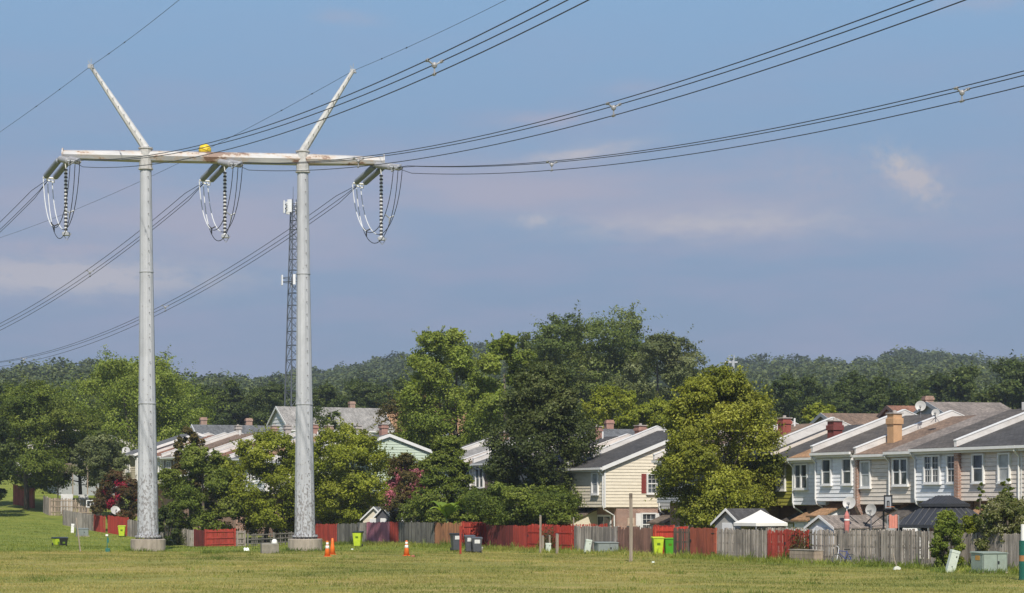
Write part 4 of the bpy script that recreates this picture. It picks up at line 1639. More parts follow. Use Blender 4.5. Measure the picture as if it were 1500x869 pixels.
for k in range(10):
    dd = (10.4 if k else 11.2) + (.6 if k % 2 else 0) - (1.2 if k == 9 else 0) + (.6 if k == 8 else 0)
    ev = 3.45 + .033 * (s_ - 4.6) + (.12 if k % 3 == 0 else 0)
    town_house(COL[k][2] + ' ' + NOTE[k], FD, s_, s_ + wD, dd, ev, COL[k][0], COL[k][1], par_far=k < 9, end_near=k in (0, 9) and COL[k][0] != 'brown', R=6.2, rise=2.1, group=GD, ptop=.26,
               windows=((3.3, 'twin'), (1.1, 'single')) if k != 9 else ((wD - 2.1, 'twin'),),
               chimneys=((1.0, 6.2, ('pink', 'gray', 'brick')[k % 3], .8, .55),) if k in (0, 1, 2, 3, 4, 5, 7) else (), pipes=((2.6, 5.8),) if k in (2, 6) else (), downs=(.12,) if k == 9 else ())
    s_ += wD

# ---- houses at the far left, mostly behind trees
FE = (-58.0, 228.0)
GE = 'houses at the far left'
for k, (sd_, rf_, lb) in enumerate((('gray', 'brown', 'house with a white parapet behind the small grey green tree'), ('blue', 'red', 'house with a raised wooden deck at the far left'),
                                    ('white', 'brown', 'white house glimpsed through the far left trees'), ('tan', 'slate', 'house at the left edge hidden by dark trees'))):
    town_house(lb, FE, -1 + k * 4.9, 3.9 + k * 4.9, 6.5 + .7 * (k % 2), 5.6 + .3 * k, sd_, rf_, par_near=True, par_far=k == 3, R=6.0, group=GE, windows=((1.3, 'single'), (3.4, 'twin')), lower=SID['gray'])

# ---- houses of the street behind
GH = 'houses of the street behind'


def back_house(label, px, yeave, Y, length, siding, roof, R=4.6, rise=2.2, name='street_house', **k):
    p = W(px, yeave, Y)
    P0 = (p.x, p.y)
    return town_house(label, P0, 0, length, 0, p.z - CAMZ, siding, roof, R=R, rise=rise, group=GH, name=name, floor2=2.9, over=.05, **k)


def long_house(label, px, yeave, Y, rot, length, depth, rise, siding, roof, chim, rake=None):
    """gabled house whose ridge runs along local x"""
    p = W(px, yeave, Y)
    gz = ground(p.x, Y)
    h = thing('street_house', label, 'house', (p.x, Y, gz), rot, GH)
    E = p.z - gz
    mb = MB()
    mb.prism([(0, -1), (depth, -1), (depth, E), (depth / 2, E + rise), (0, E)], 'x', 0, length)
    mb.build('wall', SID[siding], h)
    mb = MB()
    bh = .42
    k = 0
    while k * bh < E + rise - .3:
        z0, z1 = k * bh, min((k + 1) * bh, E + rise - .02)
        q = lambda z: 0 if z <= E else (z - E) / rise * depth / 2
        mb.face([(-.06, q(z0), z0), (-.012, q(z1), z1), (-.012, depth - q(z1), z1), (-.06, depth - q(z0), z0)])
        mb.face([(-.06, q(z0), z0), (-.06, depth - q(z0), z0), (-.001, depth - q(z0), z0), (-.001, q(z0), z0)])
        k += 1
    mb.build('siding', SID[siding], h)
    sl_ = rise / (depth / 2)
    zr = lambda y: E + .08 + sl_ * (y if y < depth / 2 else depth - y)
    mb = MB()
    a, b, m_ = -.4, depth + .4, depth / 2
    mb.prism([(a, zr(a)), (a, zr(a) - .16), (m_, zr(m_) - .16), (b, zr(b) - .16), (b, zr(b)), (m_, zr(m_))], 'x', -.3, length + .3)
    # shingles read their courses from local x and y
    rf = mb.build('roof', ROOF[roof], h)
    mb = MB()
    mb.prism([(a, zr(a) + .02), (a, zr(a) - .26), (m_, zr(m_) - .26), (b, zr(b) - .26), (b, zr(b) + .02), (m_, zr(m_) + .02)], 'x', -.35, -.303)
    mb.box(-.3, length + .3, a - .12, a - .003, zr(a) - .16, zr(a) - .03)
    mb.build('rake_board', rake or TRIM, rf)
    for cx, col in chim:
        mb = MB()
        mb.box(cx - .32, cx + .32, m_ + .2, m_ + .85, E, E + rise + .85)
        mb.box(cx - .38, cx + .38, m_ + .14, m_ + .91, E + rise + .55, E + rise + .72)
        mb.build('chimney', CHIM[col], rf)
    for q in (.22, .5, .78):
        window(h, M_END, length * q, E - 1.7, E - .5, .85)
    window(h, Matrix(((0, 1, 0, 0), (-1, 0, 0, depth), (0, 0, 1, 0), (0, 0, 0, 1))), depth * .42, E - 1.9, E - .6, .8)
    return h


long_house('long house with light grey roof and pale blue gable beside the right pole', 426, 628, 236, RAD(24), 12.6, 9.5, 2.7, 'blue', 'gray', ((9.3, 'brick'),))
long_house('brown roofed house behind the light grey roof', 575, 634, 250, RAD(10), 9.5, 9.0, 2.8, 'tan', 'orange', ((4.6, 'brick'),))
long_house('charcoal roof beyond the left row with an orange chimney', 298, 650, 206, RAD(20), 7.8, 9, 2.0, 'tan', 'slate', ((1.0, 'brick'),))
long_house('charcoal roof beyond the left row next to the pale blue gable', 352, 652, 209, RAD(20), 4.4, 9, 2.1, 'tan', 'charcoal', ((2.0, 'brick'),))
long_house('dark roof beyond the cream house with a white ridge line', 872, 650, 168, RAD(18), 8.5, 8, 1.3, 'tan', 'slate', ((2.9, 'pink'),))
long_house('red brown roof peeping over the right row beside the roof dishes', 1336, 622, 150, RAD(12), 4.9, 8, 1.5, 'gray', 'red', ((3.2, 'brick'),), SID['brown'])
long_house('grey ridge beyond the right row near the smaller roof dish', 1398, 612, 140, RAD(12), 5.0, 8, 1.2, 'gray', 'graybrown', (), SID['gray'])
long_house('brown roof ridge beyond the white town house', 1236, 627, 152, RAD(12), 6.0, 8, 1.2, 'gray', 'brown', (), SID['gray'])
# ------------------------------------------------------------------ fences, yard by yard
WD = {
    'gray': wood('wood_grey', (.30, .26, .225)), 'gray2': wood('wood_grey_light', (.37, .33, .285)), 'dgray_shade': wood('wood_dark_grey_shade', (.15, .14, .12)),  # dark grey: tree shade put into the board colour, also plain dark fences
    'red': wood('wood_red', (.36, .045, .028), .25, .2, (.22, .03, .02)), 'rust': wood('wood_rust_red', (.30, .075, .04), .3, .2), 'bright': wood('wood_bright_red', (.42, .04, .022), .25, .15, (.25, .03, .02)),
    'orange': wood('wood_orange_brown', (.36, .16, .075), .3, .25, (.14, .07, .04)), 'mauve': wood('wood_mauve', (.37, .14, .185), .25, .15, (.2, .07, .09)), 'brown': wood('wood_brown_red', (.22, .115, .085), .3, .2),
    'dbrown': wood('wood_dark_brown', (.11, .085, .065), .35, .3), 'maroon': wood('wood_maroon_shade', (.15, .022, .018), .3, .25), 'picket': wood('wood_brown_picket', (.33, .26, .20), .3, .25),  # maroon: red boards with their shade put into the colour
    'fresh': wood('wood_post', (.30, .24, .18), .3, .2),
}
TANG = math.atan2(T[1], T[0])
NANG = math.atan2(N[1], N[0])


def fence(label, x, y, ang, L, h, col, style='board', posts=None, gate=False, top='flat', name='fence', group='backyard fences', seed=0, ycorr=0.0, bw=.14, lean=0.0):
    """runs from (x, y) for L metres along ang; local +y is the side away from the yard when walking away from the camera"""
    rn = random.Random(seed + int(abs(x) * 100))
    gz = ground(x, y)
    gz2 = ground(x + L * math.cos(ang), y + L * math.sin(ang))
    f = thing(name, label, 'gate' if gate else 'fence', (x, y, gz), ang, group)
    dz = lambda u: (gz2 - gz) * u / L
    gap = {'board': .013, 'picket': .045, 'open': .085, 'lattice': .02}[style]
    mb = MB()
    u = .0
    while u < L - .03:
        w_ = min(bw * rn.uniform(.9, 1.08), L - u)
        hh = h + rn.uniform(-.035, .03) + (rn.uniform(-.12, .05) if rn.random() < .14 else 0)
        z0 = dz(u) - .06 + rn.uniform(0, .05)
        z1 = dz(u) + hh
        t = rn.uniform(-.02, .02) + lean
        v = rn.random()
        yo = rn.uniform(-.004, .004)
        a, b = u + .001, u + w_ - gap * rn.uniform(.5, 1.6)
        if b - a > .02:
            if top == 'ear' and b - a > .08:
                c = .03
                poly = [(a, z0), (b, z0), (b + t, z1 - c), (b + t - c, z1), (a + t + c, z1), (a + t, z1 - c)]
                mb.prism(poly, 'y', yo, yo + .022, v)
            else:
                mb.hexa([(a, yo, z0), (b, yo, z0), (b, yo + .022, z0), (a, yo + .022, z0), (a + t, yo, z1), (b + t, yo, z1), (b + t, yo + .022, z1), (a + t, yo + .022, z1)], v)
        u += w_
    mb.build('boards', WD[col], f)
    if style == 'lattice':
        mb = MB()
        for z in (.42, 1.12):
            mb.hexa([(0, .027, z), (L, .027, dz(L) + z), (L, .042, dz(L) + z), (0, .042, z), (0, .027, z + .06), (L, .027, dz(L) + z + .06), (L, .042, dz(L) + z + .06), (0, .042, z + .06)])
        mb.build('cross_boards', WD[col], f)
    for z in (h * .18, h * .5, h * .84):
        mb = MB()
        mb.hexa([(0, -.05, z), (L, -.05, dz(L) + z), (L, -.009, dz(L) + z), (0, -.009, z), (0, -.05, z + .085), (L, -.05, dz(L) + z + .085), (L, -.009, dz(L) + z + .085), (0, -.009, z + .085)], .4)
        mb.build('rail', WD[col], f)
    n = posts if posts is not None else max(2, int(round(L / 2.4)) + 1)
    for k in range(n):
        u = .06 + (L - .12) * k / max(1, n - 1)
        mb = MB()
        mb.box(u - .05, u + .05, -.155, -.055, dz(u) - .3, dz(u) + h + .03, rn.random())
        mb.build('post', WD[col if col not in ('bright', 'mauve') else 'red'], f)
    if gate:
        mb = MB()
        for z in (.3, 1.3):
            mb.box(.02, .3, .026, .036, z, z + .05)
        mb.box(L - .14, L - .05, .026, .05, .85, .98)
        mb.build('hinges', BLACK, f)
    return f


def line_fence(label, px0, px1, h, col, off=0.0, **k):
    s0, s1 = s_at(FA, off, px0), s_at(FA, off, px1)
    p = pos(FA, off, s0)
    return fence(label, p.x, p.y, TANG, s1 - s0 - .01, h, col, **k)


line_fence('weathered grey fence behind the tall pale shrub at the right edge', 1560, 1432, 1.62, 'gray', top='ear')
line_fence('grey board fence between the two shrubs at the right', 1431, 1379, 1.60, 'gray', top='ear')
line_fence('tall tight grey board fence under the black gazebo', 1378, 1290, 1.66, 'gray', style='picket', bw=.125, top='ear')
line_fence('grey board fence with narrow gaps behind the bicycle', 1289, 1226, 1.62, 'gray', style='picket', bw=.125)
line_fence('open grey picket fence above the wooden planter box', 1225, 1184, 1.60, 'gray', style='open', bw=.15)
line_fence('dark red picket fence overgrown with a climber', 1182.5, 1166, 1.58, 'red', style='picket', bw=.13)
line_fence('solid dark red gate between red pickets', 1165.5, 1149, 1.60, 'red', gate=True, off=-.06)
line_fence('dark red picket fence left of the red gate', 1148.5, 1124, 1.56, 'red', style='picket', bw=.13)
line_fence('grey picket fence below the white canopy', 1123.5, 1048, 1.56, 'gray', style='picket', bw=.12, off=.05)
line_fence('rust red gate with small white spots', 1047, 1011, 1.60, 'rust', gate=True, off=-.1)
line_fence('dark brown weathered fence beside the green bins', 1010.5, 986, 1.55, 'dbrown', style='picket', bw=.11)
line_fence('bright red fence behind the yellow and green bins', 985, 957, 1.66, 'bright', off=2.2)
line_fence('reddish brown fence right of the utility cabinet', 956, 905, 1.55, 'brown', off=.02)
line_fence('grey board fence behind the leaning pedestal', 904, 841, 1.58, 'gray', top='ear')
line_fence('bright red fence panel with cross boards', 839.5, 813, 1.58, 'bright', style='lattice', off=-.03)
line_fence('red fence covered with brown creeper', 812.5, 794, 1.52, 'red', off=.1)
line_fence('red gate with three cross boards', 793, 773, 1.55, 'bright', style='lattice', gate=True, off=-.02)
line_fence('plain red fence left of the red gate', 772.5, 752, 1.52, 'red')
line_fence('dark maroon fence coloured for shade under the overhanging light green bush', 751.5, 713, 1.52, 'maroon')  # shade below the bush is part of the board colour
line_fence('red fence with a recess for the grey bins', 712.5, 676, 1.68, 'red', off=1.6)
line_fence('orange brown fence below the banana plant', 674, 637, 1.62, 'orange', off=.05)
line_fence('grey fence coloured dark for tree shade left of the orange fence', 636, 584, 1.62, 'dgray_shade', off=.05)  # tree shadow on these boards is painted as a darker grey
line_fence('narrow red fence panel next to the mauve one', 583, 571, 1.63, 'red', off=.02)
line_fence('mauve painted fence in front of the small grey shed', 570.5, 537, 1.63, 'mauve', off=0)
line_fence('grey fence beside the lone lime bin', 536, 524, 1.60, 'gray', off=.05)
line_fence('dark grey fence under the yellow green tree', 523, 493, 1.55, 'dgray_shade', off=.1)
line_fence('red fence right of the right steel pole', 492, 462, 1.55, 'red', off=.0)
p0, p1 = pos(FA, .9, s_at(FA, .9, 985)), None
# short returns at the recesses
s_ = s_at(FA, 0, 957)
p = pos(FA, 0, s_)
fence('short red return beside the lime bin', p.x, p.y, NANG, 2.2, 1.6, 'bright', posts=2)
s_ = s_at(FA, 0, 676)
p = pos(FA, 0, s_)
fence('short red return behind the grey bins', p.x, p.y, NANG, 1.6, 1.62, 'red', posts=2)

# left row: end fence facing the field, then the line running away behind the left pole
c0 = Vector((*FD, 0))
nv, tv = Vector((*N, 0)), Vector((*T, 0))


def end_fence(label, a, b, h, col, **k):
    p = c0 + nv * a
    return fence(label, p.x, p.y, NANG, b - a - .01, h, col, **k)


end_fence('lone red fence corner between the steel poles', 0, 2.5, 1.42, 'red')
end_fence('grey fence panel right of the lone red fence corner', 2.55, 3.3, 1.25, 'gray', style='picket')
end_fence('dark low fence with a pale top rail left of the right pole', 3.4, 7.8, 1.0, 'dgray_shade', style='open')


def left_fence(label, px0, px1, h, col, off=0.0, **k):
    s0, s1 = s_at(FD, off, px0), s_at(FD, off, px1)
    p = pos(FD, off, s0)
    return fence(label, p.x, p.y, TANG, s1 - s0 - .01, h, col, **k)


left_fence('shaded red fence side left of the lone red corner', 299.5, 284, 1.36, 'maroon')  # side turned from the sun: its shade is painted as maroon
left_fence('grey fence with creeper between left pole and red corner', 282, 244, 1.30, 'gray2', style='picket')
left_fence('grey board fence just behind the left pole', 243, 187, 1.42, 'gray')
left_fence('bright red fence behind the lime bin near the left pole', 186, 158, 1.55, 'bright', off=.1)
left_fence('red open board fence left of the bright red one', 152, 137, 1.45, 'red', style='picket')
left_fence('grey board fence behind the white and grey utility boxes', 135.5, 92, 1.42, 'gray')
p = W(72, 0, 205.5)
fence('brown picket fence on the upper lawn beside the hoop', p.x, p.y, RAD(8), 5.2, 1.75, 'picket', style='picket', bw=.15)
p = W(72, 0, 205.4)
fence('grey fence side on the upper lawn at the far left', p.x, p.y, RAD(112), 3.6, 1.75, 'gray', bw=.15)
p = W(49, 0, 214)
fence('red brown fence panel under the far left trees', p.x, p.y, RAD(128), 5.0, 2.1, 'rust', bw=.15)

# fences between the yards, seen over the front ones
for (px, a, b, col, lb) in ((905, .6, 6.5, 'dgray_shade', 'dark picket fence running back from the grey fence to the cream house'), (1048, .6, 6.0, 'gray', 'grey fence running back beside the rust red gate'),
                            (1184, .6, 6.5, 'gray', 'grey fence running back beside the red gate'), (757, 1.0, 6.5, 'red', 'red fence running back behind the red gate'), (571, .6, 7.5, 'dgray_shade', 'dark fence running back beside the grey shed')):
    s_ = s_at(FA, 0, px)
    p = pos(FA, a, s_)
    fence(lb, p.x, p.y, NANG, b - a, 1.6, col, style='picket', group='fences between the yards')

# creeper on fences
for (px, w_, h_, lb) in ((1172, 1.6, 1.4, 'creeper climbing the dark red pickets'), (803, 1.5, 1.3, 'brown green creeper over the red fence'), (262, 2.6, 1.2, 'creeper on the grey fence near the left pole')):
    rg = np.random.default_rng(int(px))
    P0_ = FA if px > 400 else FD
    s_ = s_at(P0_, -.12, px)
    p = pos(P0_, -.12, s_)
    r = thing('creeper', lb, 'climbing plant', (p.x, p.y, ground(p.x, p.y)), TANG)
    n = 900
    q = np.stack([rg.normal(size=n) * w_ * .3, rg.normal(size=n) * .05, np.abs(rg.normal(size=n)) * h_ * .5], 1)
    q = q[q[:, 2] < h_ + .3]
    quads_mesh('leaves', leaf_quads(rg, q, np.tile(np.array([0, 1.0, .3]), (len(q), 1)), .12), np.clip(rg.normal(.45, .25, len(q)), 0, 1), PAL['rust' if px > 400 else 'ground'], r)
    mb = MB()
    for k in range(4):
        a = rg.normal() * w_ * .2
        mb.tube([(a, 0, -.05), (a + .1, .02, h_ * .5), (a - .15, .02, h_ * .95)], .015, 4)
    mb.build('stems', BARK, r)
# ------------------------------------------------------------------ things on the grass and in the yards
def at(px, py, dz=0.0):
    """the spot on the field seen at this pixel (the field lies at z = 0 there)"""
    Y = CAMZ * F / (py - HZ)
    for _ in range(12):
        X = (px - 750) / F * Y
        Y = (CAMZ - ground(X, Y)) * F / (py - HZ)
    X = (px - 750) / F * Y
    return Vector((X, Y, ground(X, Y) + dz))


ORANGE = plain('cone_orange', (.80, .16, .02), .5, .08, 4)
CWHITE = plain('cone_band', (.80, .78, .74), .5, .05, 4)


def cone(px, py, label, bands=True, h=.86, tilt=0.0):
    p = at(px, py)
    c = thing('traffic_cone', label, 'traffic cone', p, .3, 'traffic cones')
    r = lambda z: .165 - .125 * (z / h)
    mb = MB()
    mb.box(-.2, .2, -.2, .2, 0, .035)
    mb.build('base', ORANGE if bands else ORANGE, c, bevel=.012)
    mb = MB()
    mb.lathe([(r(z) + .01, z) for z in (.035, h * .5, h * .55, h * .8, h)] + [(.03, h)], 20)
    mb.build('body', ORANGE, c, True)
    if bands:
        for a, b in ((.52, .70), (.76, .90)):
            mb = MB()
            mb.lathe([(r(h * a) + .012, h * a), (r(h * a) + .016, h * a + .002), (r(h * b) + .016, h * b), (r(h * b) + .01, h * b + .002)], 20)
            mb.build('band', CWHITE, c, True)
    return c


cone(479.5, 815.5, 'orange cone with white bands just right of the right pole')
cone(487, 813, 'taller plain orange cone behind the banded one', False, .95)
cone(595.5, 814.5, 'orange cone with white bands standing alone on the field')

LIME = plain('bin_lime', (.47, .60, .03), .5, .16, 4, dirt=(.25, .30, .06), dirt_amt=.4)
GREENB = plain('bin_green', (.08, .33, .02), .45, .1, 4)
DARKB = plain('bin_grey', (.075, .08, .095), .45, .15, 4)
BLK = plain('bin_black', (.016, .018, .018), .4, .2)
LABEL = plain('bin_sticker', (.7, .7, .7), .6, .15, 9)


def bin_(px, py, label, mat, lid, ang=0.0, h=1.02, open_lid=False, lying=False, sticker=False):
    p = at(px, py)
    b = thing('wheelie_bin', label, 'wheelie bin', p, ang, 'wheelie bins')
    mb = MB()
    w0, w1, d0, d1 = .22, .30, .24, .35
    z0, z1 = .06, h - .08
    mb.hexa([(-w0, -d0, z0), (w0, -d0, z0), (w0, d0, z0), (-w0, d0, z0), (-w1, -d1, z1), (w1, -d1, z1), (w1, d1, z1), (-w1, d1, z1)])
    bo = mb.build('body', mat, b, bevel=.035)
    mb = MB()
    mb.hexa([(-w1 - .03, -d1 - .03, z1 + .002), (w1 + .03, -d1 - .03, z1 + .002), (w1 + .03, d1 + .03, z1 + .002), (-w1 - .03, d1 + .03, z1 + .002),
             (-w1 - .03, -d1 - .03, z1 + .05), (w1 + .03, -d1 - .03, z1 + .05), (w1 + .02, d1 + .05, z1 + .10), (-w1 - .02, d1 + .05, z1 + .10)])
    li = mb.build('lid', lid, b, bevel=.015)
    mb = MB()
    mb.tube([(-w1, d1 + .09, z1 - .01), (w1, d1 + .09, z1 - .01)], .02, 6)
    mb.build('handle', lid, b)
    for s in (-1, 1):
        mb = MB()
        M = Matrix.Translation((s * (w0 + .035), d0 + .05, .11)) @ Matrix.Rotation(RAD(90), 4, 'Y')
        mb.lathe([(.02, -.03), (.11, -.025), (.11, .025), (.02, .03)], 16, M)
        mb.build('wheel', BLK, b)
    if sticker:
        mb = MB()
        mb.hexa([(-.16, -d1 + .024, z1 - .28), (.16, -d1 + .024, z1 - .28), (.16, -d1 + .04, z1 - .28), (-.16, -d1 + .04, z1 - .28),
                 (-.16, -d1 - .012, z1 - .06), (.16, -d1 - .012, z1 - .06), (.16, -d1 + .01, z1 - .06), (-.16, -d1 + .01, z1 - .06)])
        mb.build('sticker', LABEL, bo)
    else:
        mb = MB()
        mb.hexa([(-.09, -d1 + .045, z1 - .38), (.09, -d1 + .045, z1 - .38), (.09, -d1 + .06, z1 - .38), (-.09, -d1 + .06, z1 - .38),
                 (-.09, -d1 + .012, z1 - .24), (.09, -d1 + .012, z1 - .24), (.09, -d1 + .03, z1 - .24), (-.09, -d1 + .03, z1 - .24)])
        mb.build('mark', plain('bin_mark', (.12, .2, .01), .6, .2), bo)
    if lying:
        b.rotation_euler = (0, RAD(84), ang)
        b.location.z += .32
    return b


bin_(963.5, 814.5, 'lime bin beside a darker green bin before the red fence', LIME, LIME, .1, 1.05)
bin_(979, 814, 'green bin right of the lime bin', GREENB, GREENB, .25, 1.0)
bin_(524, 801.5, 'lone lime bin with black lid before the grey fence', LIME, BLK, -.15, 1.05)
bin_(178.5, 788.5, 'lime bin before the bright red fence near the left pole', LIME, LIME, .1, .95)
bin_(84, 791, 'lime and black bin on the lawn at the far left', LIME, BLK, .6, .62)
bin_(93, 791, 'black bin beside a small lime one on the far left lawn', BLK, BLK, .3, .66)
bin_(668, 807.5, 'grey bin with white sticker against the orange brown fence', DARKB, BLK, .3, 1.08, sticker=True)
bin_(688, 809.5, 'grey bin with white marked lid in the red recess', DARKB, DARKB, .1, 1.02, sticker=True)
bin_(698.5, 810, 'smaller grey bin right of the other grey bins', DARKB, DARKB, .1, .92, sticker=True)
p = at(704, 809.5)
bk = thing('bucket', 'white bucket at the foot of the grey bins', 'bucket', p)
mb = MB()
mb.lathe([(.11, 0), (.15, .3), (.155, .31), (.13, .31), (.1, .03), (.01, .02)], 18)
mb.build('pail', WHITE, bk, True)
mb = MB()
mb.tube([(.15, 0, .29), (.1, 0, .36), (0, 0, .40), (-.1, 0, .36), (-.15, 0, .29)], .008, 5)
mb.build('handle', GALV, bk)

GRN = plain('cabinet_green', (.27, .32, .27), .5, .12, 3, dirt=(.16, .14, .09), dirt_amt=.35)
GRND = plain('cabinet_grey', (.22, .25, .24), .5, .12, 3, dirt=(.14, .12, .09), dirt_amt=.3)
PALEG = plain('pedestal_pale', (.55, .60, .52), .5, .12, 4, dirt=(.35, .33, .27), dirt_amt=.3)


def cabinet(px, py, label, w, d, h, ang, mat, sticker=True):
    p = at(px, py)
    c = thing('utility_cabinet', label, 'utility cabinet', p, ang, 'utility cabinets')
    mb = MB()
    mb.box(-w / 2 - .08, w / 2 + .08, -d / 2 - .08, d / 2 + .08, -.1, .06)
    mb.build('pad', CONC, c)
    mb = MB()
    mb.box(-w / 2, w / 2, -d / 2, d / 2, .062, h - .06)
    mb.build('case', mat, c, bevel=.02)
    mb = MB()
    mb.hexa([(-w / 2 - .03, -d / 2 - .04, h - .058), (w / 2 + .03, -d / 2 - .04, h - .058), (w / 2 + .03, d / 2 + .03, h - .058), (-w / 2 - .03, d / 2 + .03, h - .058),
             (-w / 2 - .03, -d / 2 - .04, h - .03), (w / 2 + .03, -d / 2 - .04, h - .03), (w / 2 + .03, d / 2 + .03, h + .02), (-w / 2 - .03, d / 2 + .03, h + .02)])
    mb.build('lid', mat, c, bevel=.01)
    for x in (-w / 2 + .03, w * .08, w / 2 - .03):
        mb = MB()
        mb.box(x - .012, x + .012, -d / 2 - .02, -d / 2 - .002, .09, h - .1)
        mb.build('seam', plain('cabinet_seam', (.12, .14, .12), .6, .1), c)
    mb = MB()
    mb.box(w * .1, w * .16, -d / 2 - .03, -d / 2 - .002, h * .45, h * .58)
    mb.build('latch', BLACK, c)
    if sticker:
        mb = MB()
        mb.box(-w / 2 - .008, -w / 2 - .002, -d * .25, d * .12, h * .62, h * .84)
        mb.build('warning_sticker', plain('sticker_orange', (.5, .26, .05), .6, .2), c)
    return c


cabinet(1449, 839.5, 'large grey green utility cabinet before the pale dogwood', 1.18, .95, .88, .32, GRN)
cabinet(888, 812, 'grey utility cabinet against the grey fence', 1.25, .8, .70, .25, GRND, False)
cabinet(120.5, 788.5, 'small grey utility cabinet before the far left grey fence', .95, .75, .68, .35, GRND, False)


def pedestal(px, py, label, w, h, lean, mat=PALEG, ang=.2):
    p = at(px, py)
    c = thing('cable_pedestal', label, 'cable pedestal', p, 0, 'cable pedestals')
    M = Matrix.Rotation(lean, 4, 'Y') @ Matrix.Rotation(ang, 4, 'Z')
    mb = MB()
    mb.box(-w / 2, w / 2, -w * .35, w * .35, -.15, h - .05, M=M)
    mb.build('case', mat, c, bevel=.015)
    mb = MB()
    mb.box(-w / 2 - .012, w / 2 + .012, -w * .35 - .012, w * .35 + .012, h - .12, h, M=M)
    mb.build('cap', mat, c, bevel=.015)
    mb = MB()
    mb.box(w * .15, w * .27, -w * .35 - .02, -w * .35 - .002, h * .7, h * .76, M=M)
    mb.box(-w * .1, 0, -w * .35 - .015, -w * .35 - .002, h * .25, h * .29, M=M)
    mb.build('latch', BLACK, c)
    return c


pedestal(1391, 838.5, 'pale green pedestal leaning right before the upright shrub', .36, .96, .26)
pedestal(859, 812, 'pale pedestal leaning right beside the grey utility cabinet', .34, .86, .17)
pedestal(803, 810, 'pale pedestal standing among posts before the red fence', .30, .58, .0)
pedestal(106, 786.5, 'small white pedestal left of the far left cabinet', .26, .78, .05, WHITE)


def stake(px, py, label, pts, r, mat, name='wooden_post', cat='post', sq=True):
    p = at(px, py)
    o = thing(name, label, cat, p)
    mb = MB()
    mb.tube([Vector(q) for q in pts], r, 4 if sq else 6)
    mb.build('post', mat, o)
    return o, p


WPOST = wood('post_weathered', (.34, .28, .22), .35, .2)
o, _ = stake(924, 823, 'tall weathered wooden post standing alone in the field', [(0, 0, -.2), (.02, 0, 1.5), (.0, 0, 3.4)], .085, WPOST)
mb = MB()
mb.box(-.075, .075, -.075, .075, 3.2, 3.42)
mb.build('dark_cap', WD['dbrown'], o)
for px, py, h, r, lb in ((791.5, 810, 2.2, .06, 'tallest thin post before the red fence'), (795, 809, .95, .07, 'short grey post next to the tallest thin post'), (816, 811, 1.12, .085, 'short tan post right of the pale pedestal'), (805, 809, .98, .05, 'short pale post behind the pale pedestal'),
                         (840, 809, 2.05, .04, 'thin grey post at the corner of the bright red panel')):
    o, _ = stake(px, py, lb, [(0, 0, -.2), (.01, 0, h)], r, WPOST)
    mb = MB()
    mb.box(-r * .9, r * .9, -r * .9, r * .9, h + .001, h + .03)
    mb.build('post_cap', GALV, o)
o, _ = stake(674.5, 812, 'red corner post beside the grey bins', [(0, 0, -.2), (0, 0, 1.62)], .06, WD['red'])
o, _ = stake(118, 808.5, 'leaning pale wooden stake on the lawn before the left boxes', [(0, 0, -.1), (-.12, 0, .9), (-.27, 0, 2.05)], .04, WPOST, 'leaning_stake', 'stake')
TEAL = plain('marker_teal', (.03, .14, .11), .45, .15)
o, _ = stake(157, 808.5, 'slim green marker post with white top near the left pole', [(0, 0, 0), (0, 0, .95)], .025, TEAL, 'marker_post', 'marker post', False)
mb = MB()
mb.box(-.10, .16, -.05, .08, .0, .22)
mb.build('base_box', TEAL, o, bevel=.01)
mb = MB()
mb.box(-.02, .10, -.02, .02, .55, .85)
mb.build('tag_plate', TEAL, o)
mb = MB()
mb.box(-.09, .06, -.03, .03, .955, 1.06)
mb.build('white_top', WHITE, o)

# tall green marker at the right edge
p = at(1500, 850)
o = thing('marker_post', 'dark green marker post with orange band cut by the right edge', 'marker post', p, .2)
for a, b, mt, nm in ((0, .72, plain('marker_green', (.01, .10, .075), .4, .1), 'lower_sleeve'), (.722, .94, plain('marker_orange', (.34, .16, .06), .5, .15), 'orange_band'), (.942, 1.50, plain('marker_green', (.01, .10, .075), .4, .1), 'upper_sleeve'), (1.502, 2.12, WHITE, 'white_top')):
    mb = MB()
    rr = .17 if a < 1.3 else .10
    mb.lathe([(rr, a), (rr, b), (rr * .9, b + .001)], 14, Matrix.Translation((-.02, 0, 0)))
    mb.build(nm, mt, o)

